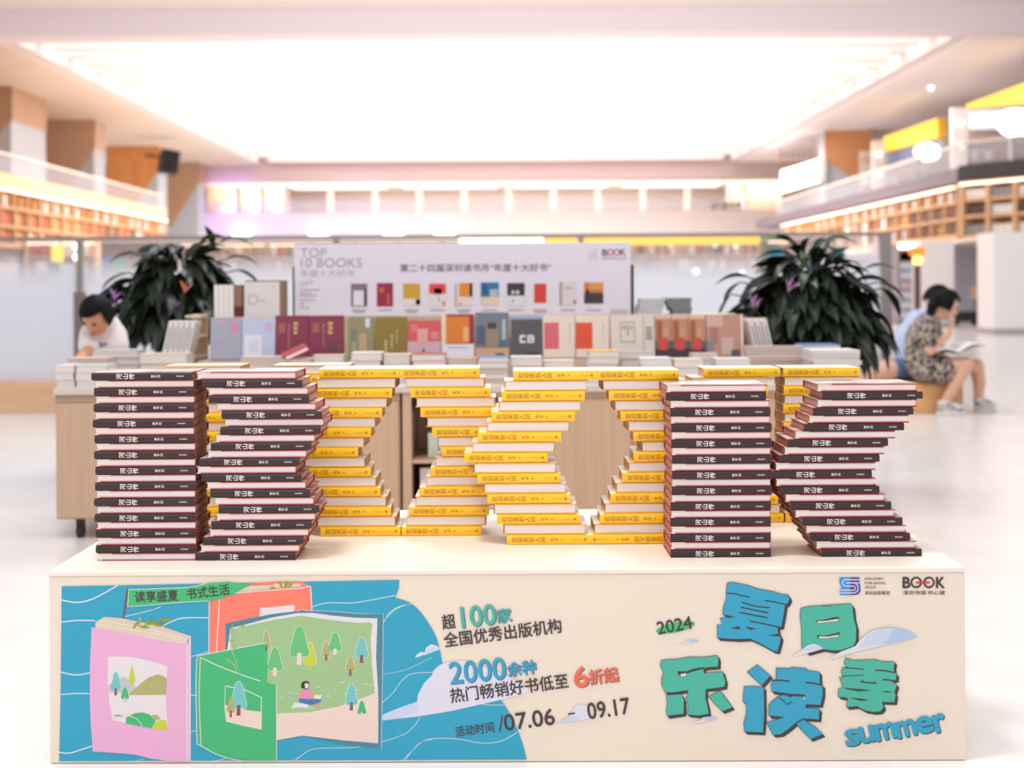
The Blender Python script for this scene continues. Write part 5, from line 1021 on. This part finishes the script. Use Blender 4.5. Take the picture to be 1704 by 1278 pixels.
def solid(name, geos, m, parent, voxel=.006, smooth=3):
    me = join_mesh(name, geos); o = bpy.data.objects.new(name, me); COL.objects.link(o); r = o.modifiers.new('remesh', 'REMESH'); r.mode = 'VOXEL'; r.voxel_size = voxel
    sm = o.modifiers.new('smooth', 'SMOOTH'); sm.iterations = smooth; sm.factor = .5
    ev = bpy.data.meshes.new_from_object(o.evaluated_get(bpy.context.evaluated_depsgraph_get())); ev.name = name
    bpy.data.objects.remove(o); bpy.data.meshes.remove(me)
    ev.transform(Matrix.Translation(-parent.location)); ev.materials.clear(); ev.materials.append(m)
    for p in ev.polygons: p.use_smooth = True; p.material_index = 0
    o = bpy.data.objects.new(name, ev); COL.objects.link(o); o.parent = parent; return o
def child(mb, name, parent, smooth=True):
    mb.v = [tuple(Vector(v)-parent.location) for v in mb.v]; mb.flat = True; return mb.build(name, parent, smooth=smooth)
def eyes(c, M, s, parent):
    for sx in (-1, 1):
        m = MB(); m.ellip(Vector(c)+M @ Vector((sx*.031*s, .083*s, .012*s)), (.014*s, .006*s, .0065*s), HAIR, 12, 8, M); child(m, 'eye', parent)
    m = MB(); m.ellip(Vector(c)+M @ Vector((0, .095*s, -.052*s)), (.022*s, .005*s, .007*s), mat('lips', (196, 110, 104), .5), 12, 8, M); child(m, 'mouth', parent)
def shoe(parent, heel, toe, m, sole):
    d = (toe-heel); d.z = 0; L_ = d.length; a = math.atan2(d.y, d.x); Mz = Matrix.Rotation(a, 3, 'Z'); mb = MB(); sl = MB()
    def fn(q): 
        x, y, z = q.x*L_*.5, q.y*.048*(1 if q.x > -.2 else .85), q.z*.05
        z *= 1.0 if q.x < 0 else 1-.45*q.x
        return Vector((x, y, max(z, -.022)))
    c = Vector(((heel.x+toe.x)/2, (heel.y+toe.y)/2, .048)); mb.ellip(c, (1, 1, 1), m, 24, 14, Mz, fn)
    mb.tube([tuple(c-Mz @ Vector((L_*.27, 0, -.02))), tuple(c-Mz @ Vector((L_*.27, 0, -.06)))], [.046, .042], m, 14)
    sl.ellip(Vector((c.x, c.y, .014)), (1, 1, 1), sole, 24, 8, Mz, lambda q: Vector((q.x*L_*.53, q.y*.052, max(min(q.z*.03, .012), -.012)))); o = child(mb, 'shoe', parent)
    sl.v = [tuple(Vector(v)-parent.location) for v in sl.v]; sl.flat = True; sl.build('sole', o); 
    q = MB()
    for k in range(3): q.tube([tuple(c+Mz @ Vector((L_*(.02+.07*k), -.03, .038-.007*k))), tuple(c+Mz @ Vector((L_*(.02+.07*k), 0, .049-.009*k))), tuple(c+Mz @ Vector((L_*(.02+.07*k), .03, .038-.007*k)))], .004, DARK, 6)
    q.v = [tuple(Vector(v)-parent.location) for v in q.v]; q.flat = True; q.build('laces', o)
# --- girl in the patterned dress
GYD = FLY(1600, 687)
z5 = lambda x, y, dy=0.0: P(1420+x/5.323, 460+y/5.323, GYD+dy)
KG = 2400/GYD
DRESS = mat('floral_dress', (52, 46, 46), .8, k=.85)
def dressmat():
    m = DRESS; nt = m.node_tree; b = nt.nodes['Principled BSDF']; tc = nt.nodes.new('ShaderNodeTexCoord'); v = nt.nodes.new('ShaderNodeTexVoronoi'); v.inputs['Scale'].default_value = 22
    r = nt.nodes.new('ShaderNodeValToRGB'); r.color_ramp.interpolation = 'CONSTANT'; r.color_ramp.elements[0].color = lin((40, 36, 36)); r.color_ramp.elements[1].color = lin((186, 168, 156)); r.color_ramp.elements[1].position = .36
    e = r.color_ramp.elements.new(.62); e.color = lin((70, 62, 60))
    nt.links.new(tc.outputs['Object'], v.inputs['Vector']); nt.links.new(v.outputs['Distance'], r.inputs[0]); nt.links.new(r.outputs[0], b.inputs['Base Color'])
dressmat()
gp = z5(600, 860); girl = thing('person', 'person in black and white patterned dress and sneakers, sitting reading on wooden stool', 'person', (gp.x, gp.y, 0))
hc = z5(815, 255); hf = (z5(930, 330)-z5(815, 255)); hf.y -= .02; hf = hf.normalized(); hu = Vector((.35, 0, 1)).normalized()
hg, HM = head_geo(hc, Vector((.86, -.12, -.42)), hu, 1.0)
ne, fe = z5(680, 655, -.17), z5(770, 640, .14); nw, fw = z5(850, 500, -.12), z5(800, 655, .02)
trunk = {'pelvis': (z5(610, 795), .10), 'belly': (z5(590, 740), .105), 'waist': (z5(588, 650), .10), 'chest': (z5(620, 540), .115), 'top': (z5(655, 440), .09), 'neck': (z5(715, 375), .048), 'skull': (z5(775, 300), .05),
  'sl': (z5(645, 450, -.14), .055), 'el': (ne, .04), 'wl': (nw, .026), 'sr': (z5(690, 450, .14), .055), 'er': (fe, .04), 'wr': (fw, .026),
  'hl': (z5(640, 815, -.09), .08), 'kl': (z5(1000, 780, -.13), .058), 'cl': (z5(915, 930, -.145), .05), 'al': (z5(815, 1110, -.15), .034), 'fl': (z5(870, 1165, -.16), .03),
  'hr': (z5(640, 815, .09), .08), 'kr': (z5(1090, 790, .10), .056), 'cr': (z5(1115, 930, .10), .048), 'ar': (z5(1108, 1095, .10), .033), 'fr': (z5(1150, 1150, .10), .03)}
ED = [('pelvis', 'belly'), ('belly', 'waist'), ('waist', 'chest'), ('chest', 'top'), ('top', 'neck'), ('neck', 'skull'), ('top', 'sl'), ('sl', 'el'), ('el', 'wl'), ('top', 'sr'), ('sr', 'er'), ('er', 'wr'), ('pelvis', 'hl'), ('hl', 'kl'), ('kl', 'cl'), ('cl', 'al'), ('al', 'fl'), ('pelvis', 'hr'), ('hr', 'kr'), ('kr', 'cr'), ('cr', 'ar'), ('ar', 'fr')]
hands = hand_geo(nw, z5(880, 395, -.1)-nw, Vector((-.6, .2, .2)), .9, .9)+hand_geo(fw, z5(900, 650, -.05)-fw, Vector((0, 0, -1)), .9, .25, -1)
solid('body', [skin_geo(trunk, ED), hg]+hands, SKIN, girl)
dr = {k: (trunk[k][0], r) for k, r in (('pelvis', .112), ('belly', .118), ('waist', .115), ('chest', .132), ('top', .105))}
dr['sl'] = (trunk['sl'][0], .078); dr['sle'] = (z5(672, 570, -.16), .066); dr['sr'] = (trunk['sr'][0], .075); dr['sre'] = (z5(735, 560, .145), .064)
dr['hl'] = (trunk['hl'][0], .098); dr['tl'] = (z5(800, 830, -.095), .108); dr['hr'] = (trunk['hr'][0], .098); dr['tr'] = (z5(830, 830, .095), .10); dr['tm'] = (z5(800, 830, 0), .10)
solid('dress', [skin_geo(dr, [('pelvis', 'belly'), ('belly', 'waist'), ('waist', 'chest'), ('chest', 'top'), ('top', 'sl'), ('sl', 'sle'), ('top', 'sr'), ('sr', 'sre'), ('pelvis', 'hl'), ('hl', 'tl'), ('pelvis', 'hr'), ('hr', 'tr'), ('pelvis', 'tm')])], DRESS, girl, .008, 4)
hm = hair_geo(hc, HM, 1.0, .45, -.35, 1.13); child(hm, 'hair', girl)
solid('ponytail', [skin_geo({'a': (z5(735, 200, -.03), .045), 'b': (z5(700, 260, -.05), .04), 'c': (z5(680, 330, -.06), .03), 'd': (z5(665, 365, -.06), .012)}, [('a', 'b'), ('b', 'c'), ('c', 'd')])], HAIR, girl)
eyes(hc, HM, 1.0, girl)
SNK = mat('white_sneaker', (226, 216, 212), .6, noise=((150, 142, 142), (14, 14, 14), .5, .6)); SOLE = mat('sneaker_sole', (238, 230, 226), .6)
for a, b, dy in (((740, 1215), (975, 1215), -.16), ((1065, 1200), (1245, 1205), .1)):
    h_, t_ = z5(*a, dy), z5(*b, dy); shoe(girl, h_, t_+Vector((.02, 0, 0)), SNK, SOLE)
# open book on her lap
ob = thing('open_book', 'open white book lying on the lap of the person in patterned dress', 'book', tuple(z5(880, 672, -.05)))
def page_side(sgn, m, lift):
    q = MB(); n = 8; W_, D_ = .2, .14
    for (z0, z1, mt) in ((0, .004, cov((92, 84, 84))), (.0042, .016, m)):
        pr = []
        for i in range(n+1): u = i/n; pr.append((sgn*u*W_, lift*u+.03*math.sin(u*math.pi)*(1 if mt is m else .6)))
        pts = [(x, -D_, z+z0) for x, z in pr]+[(x, -D_, z+z1) for x, z in reversed(pr)]
        for i in range(n):
            a, b = pr[i], pr[i+1]; q.prism([(a[0], -D_, a[1]+z0), (b[0], -D_, b[1]+z0), (b[0], -D_, b[1]+z1), (a[0], -D_, a[1]+z1)], (0, 2*D_, 0), mt)
    return q
PGW = mat('white_page', (255, 250, 248), .7, k=1)
page_side(-1, PGW, -.01).build('left_page_block', ob); page_side(1, PGW, .05).build('right_page_block', ob)
q = MB(); q.box(-.012, .012, -.14, .14, -.006, .002, cov((92, 84, 84))).build('spine', ob)
# stool
sc_ = z5(718, 1215); STW = mat('stool_wood', (228, 170, 112), .45, noise=((216, 154, 96), (3, 3, 14), .3, .7)); rs = .265; zt2 = z5(700, 941).z
stool = thing('stool', 'round honey-coloured wooden drum stool on which two people sit back to back', 'stool', (sc_.x, GYD+.19, 0))
MB().lathe([(rs*.97, 0), (rs, .015), (rs, zt2-.03), (rs*.985, zt2-.018)], STW, 48).build('body', stool, smooth=False)
MB().lathe([(rs*.985, zt2-.018), (rs*.985, zt2-.006), (rs*.95, zt2), (.02, zt2)], STW, 48).build('seat', stool, smooth=False)
# --- person in pale blue shirt, back to back with her
SHB = mat('pale_blue_shirt', (196, 206, 236), .7)
b0 = z5(480, 830, .12); man = thing('person', 'person in pale blue shirt and shorts, back to back with the person reading', 'person', (b0.x, b0.y, 0)); D = .31
hc2 = z5(735, 205, D+.1); hg2, HM2 = head_geo(hc2, Vector((.7, .25, -.55)), Vector((.4, 0, 1)), 1.0)
t2 = {'pelvis': (z5(490, 800, D), .10), 'belly': (z5(470, 720, D), .105), 'chest': (z5(505, 560, D), .115), 'top': (z5(580, 420, D), .10), 'neck': (z5(660, 305, D+.03), .05), 'skull': (z5(710, 250, D+.07), .05),
  'sl': (z5(545, 425, D-.06), .05), 'el': (z5(440, 620, D-.03), .038), 'wl': (z5(350, 720, D), .027), 'sr': (z5(610, 420, D+.15), .055), 'er': (z5(680, 600, D+.18), .04), 'wr': (z5(740, 680, D+.14), .027),
  'hl': (z5(470, 815, D-.07), .08), 'kl': (z5(150, 850, D-.12), .062), 'cl': (z5(140, 960, D-.12), .05), 'al': (z5(150, 1160, D-.12), .035), 'fl': (z5(80, 1205, D-.12), .03),
  'hr': (z5(470, 815, D+.05), .08), 'kr': (z5(335, 790, D+.08), .062), 'cr': (z5(385, 930, D+.08), .05), 'ar': (z5(390, 1130, D+.08), .035), 'fr': (z5(330, 1180, D+.08), .03)}
E2 = [('pelvis', 'belly'), ('belly', 'chest'), ('chest', 'top'), ('top', 'neck'), ('neck', 'skull'), ('top', 'sl'), ('sl', 'el'), ('el', 'wl'), ('top', 'sr'), ('sr', 'er'), ('er', 'wr'), ('pelvis', 'hl'), ('hl', 'kl'), ('kl', 'cl'), ('cl', 'al'), ('al', 'fl'), ('pelvis', 'hr'), ('hr', 'kr'), ('kr', 'cr'), ('cr', 'ar'), ('ar', 'fr')]
hands2 = hand_geo(t2['wl'][0], Vector((-.8, .1, -.4)), Vector((0, .2, -1)), .95, .5)+hand_geo(t2['wr'][0], Vector((.8, -.1, -.3)), Vector((0, -.2, -1)), .95, .5, -1)
solid('body', [skin_geo(t2, E2), hg2]+hands2, mat('skin_light', (240, 186, 166), .5, k=.85), man)
s2 = {k: (t2[k][0], r) for k, r in (('pelvis', .112), ('belly', .118), ('chest', .128), ('top', .112), ('sl', .066), ('sr', .07))}; s2['a'] = (z5(490, 540, D-.05), .058); s2['b'] = (z5(640, 520, D+.165), .066); s2['nk'] = (z5(635, 335, D+.02), .062); s2['hem'] = (z5(420, 740, D), .07)
solid('shirt', [skin_geo(s2, [('pelvis', 'belly'), ('belly', 'chest'), ('chest', 'top'), ('top', 'sl'), ('sl', 'a'), ('top', 'sr'), ('sr', 'b'), ('top', 'nk'), ('belly', 'hem')])], SHB, man, .008, 4)
s3 = {'p': (t2['pelvis'][0]-Vector((0, 0, .0)), .108), 'l': (t2['hl'][0], .092), 'l2': (z5(400, 825, D-.08), .085), 'r': (t2['hr'][0], .092), 'r2': (z5(430, 810, D+.06), .085)}
solid('shorts', [skin_geo(s3, [('p', 'l'), ('l', 'l2'), ('p', 'r'), ('r', 'r2')])], mat('denim', (84, 110, 150), .8), man, .008, 3)
child(hair_geo(hc2, HM2, 1.0, .3, -.5, 1.12), 'hair', man); eyes(hc2, HM2, 1.0, man)
for a, b, dy in (((170, 1215), (40, 1215), D-.12), ((410, 1190), (290, 1190), D+.08)):
    h_, t_ = z5(*a, dy), z5(*b, dy); shoe(man, h_, t_-Vector((.08, 0, 0)), SNK, SOLE)
# --- child reading at the left end
CY = 7.05; f6 = lambda x, y, dy=0.0: P(80+x/6.388, 460+y/6.388, CY+dy)
cp = f6(580, 760); kid = thing('person', 'child with black hair and white printed T-shirt leaning over table at left', 'person', (cp.x, CY+.12, 0))
hc3 = f6(520, 415, -.10); hg3, HM3 = head_geo(hc3, Vector((-.25, -.62, -.62)), Vector((-.15, -.62, .75)), .86)
t3 = {'pelvis': (Vector((cp.x, CY+.2, .47)), .10), 'belly': (Vector((cp.x-.005, CY+.13, .56)), .095), 'chest': (f6(590, 680, .06), .10), 'top': (f6(585, 585, .02), .08), 'neck': (f6(560, 520, -.04), .04), 'skull': (f6(540, 450, -.08), .045),
  'sl': (f6(470, 620, .0), .045), 'el': (f6(430, 800, -.08), .034), 'wl': (f6(350, 855, -.3), .024), 'sr': (f6(700, 620, .02), .045), 'er': (f6(750, 800, .02), .034), 'wr': (f6(720, 850, -.15), .024),
  'hl': (Vector((cp.x-.07, CY+.2, .46)), .07), 'kl': (Vector((cp.x-.08, CY+.19, .28)), .05), 'al': (Vector((cp.x-.08, CY+.2, .07)), .03), 'fl': (Vector((cp.x-.08, CY+.12, .04)), .026), 'hr': (Vector((cp.x+.07, CY+.2, .46)), .07), 'kr': (Vector((cp.x+.08, CY+.19, .28)), .05), 'ar': (Vector((cp.x+.08, CY+.2, .07)), .03), 'fr': (Vector((cp.x+.08, CY+.12, .04)), .026)}
E3 = [('pelvis', 'belly'), ('belly', 'chest'), ('chest', 'top'), ('top', 'neck'), ('neck', 'skull'), ('top', 'sl'), ('sl', 'el'), ('el', 'wl'), ('top', 'sr'), ('sr', 'er'), ('er', 'wr'), ('pelvis', 'hl'), ('hl', 'kl'), ('kl', 'al'), ('al', 'fl'), ('pelvis', 'hr'), ('hr', 'kr'), ('kr', 'ar'), ('ar', 'fr')]
hands3 = hand_geo(t3['wl'][0], Vector((.3, -1, -.1)), Vector((0, 0, -1)), .8, .3)+hand_geo(t3['wr'][0], Vector((-.3, -1, -.1)), Vector((0, 0, -1)), .8, .3, -1)
solid('body', [skin_geo(t3, E3), hg3]+hands3, mat('skin_tan', (224, 160, 126), .5, k=.85), kid)
s4 = {k: (t3[k][0], r) for k, r in (('pelvis', .112), ('belly', .112), ('chest', .118), ('top', .095), ('sl', .062), ('sr', .062))}; s4['a'] = (f6(450, 730, -.05), .06); s4['b'] = (f6(730, 730, .0), .06)
TSH = mat('white_tshirt', (240, 230, 232), .8)
solid('tshirt', [skin_geo(s4, [('pelvis', 'belly'), ('belly', 'chest'), ('chest', 'top'), ('top', 'sl'), ('sl', 'a'), ('top', 'sr'), ('sr', 'b')])], TSH, kid, .008, 4)
q = MB()
for (x0, y0, x1, y1) in ((515, 660, 535, 700), (530, 690, 565, 725), (560, 705, 600, 745), (595, 700, 630, 735), (540, 720, 580, 750)):
    a, b = f6(x0, y0, -.075), f6(x1, y1, -.075); q.ellip((a+b)/2, ((b.x-a.x)/2, .006, (a.z-b.z)/2), mat('blue_print', (120, 124, 170), .7), 12, 8)
child(q, 'shirt_print', kid)
s5_ = {'p': (t3['pelvis'][0], .105), 'l': (t3['hl'][0], .085), 'l2': (t3['kl'][0], .068), 'r': (t3['hr'][0], .085), 'r2': (t3['kr'][0], .068)}
solid('shorts', [skin_geo(s5_, [('p', 'l'), ('l', 'l2'), ('p', 'r'), ('r', 'r2')])], mat('dark_shorts', (70, 70, 84), .8), kid, .008, 3)
child(hair_geo(hc3, HM3, .86, .5, -.4, 1.13), 'hair', kid); eyes(hc3, HM3, .86, kid)
for sx in (-.08, .08): shoe(kid, Vector((cp.x+sx, CY+.26, 0)), Vector((cp.x+sx, CY+.06, 0)), SNK, SOLE)
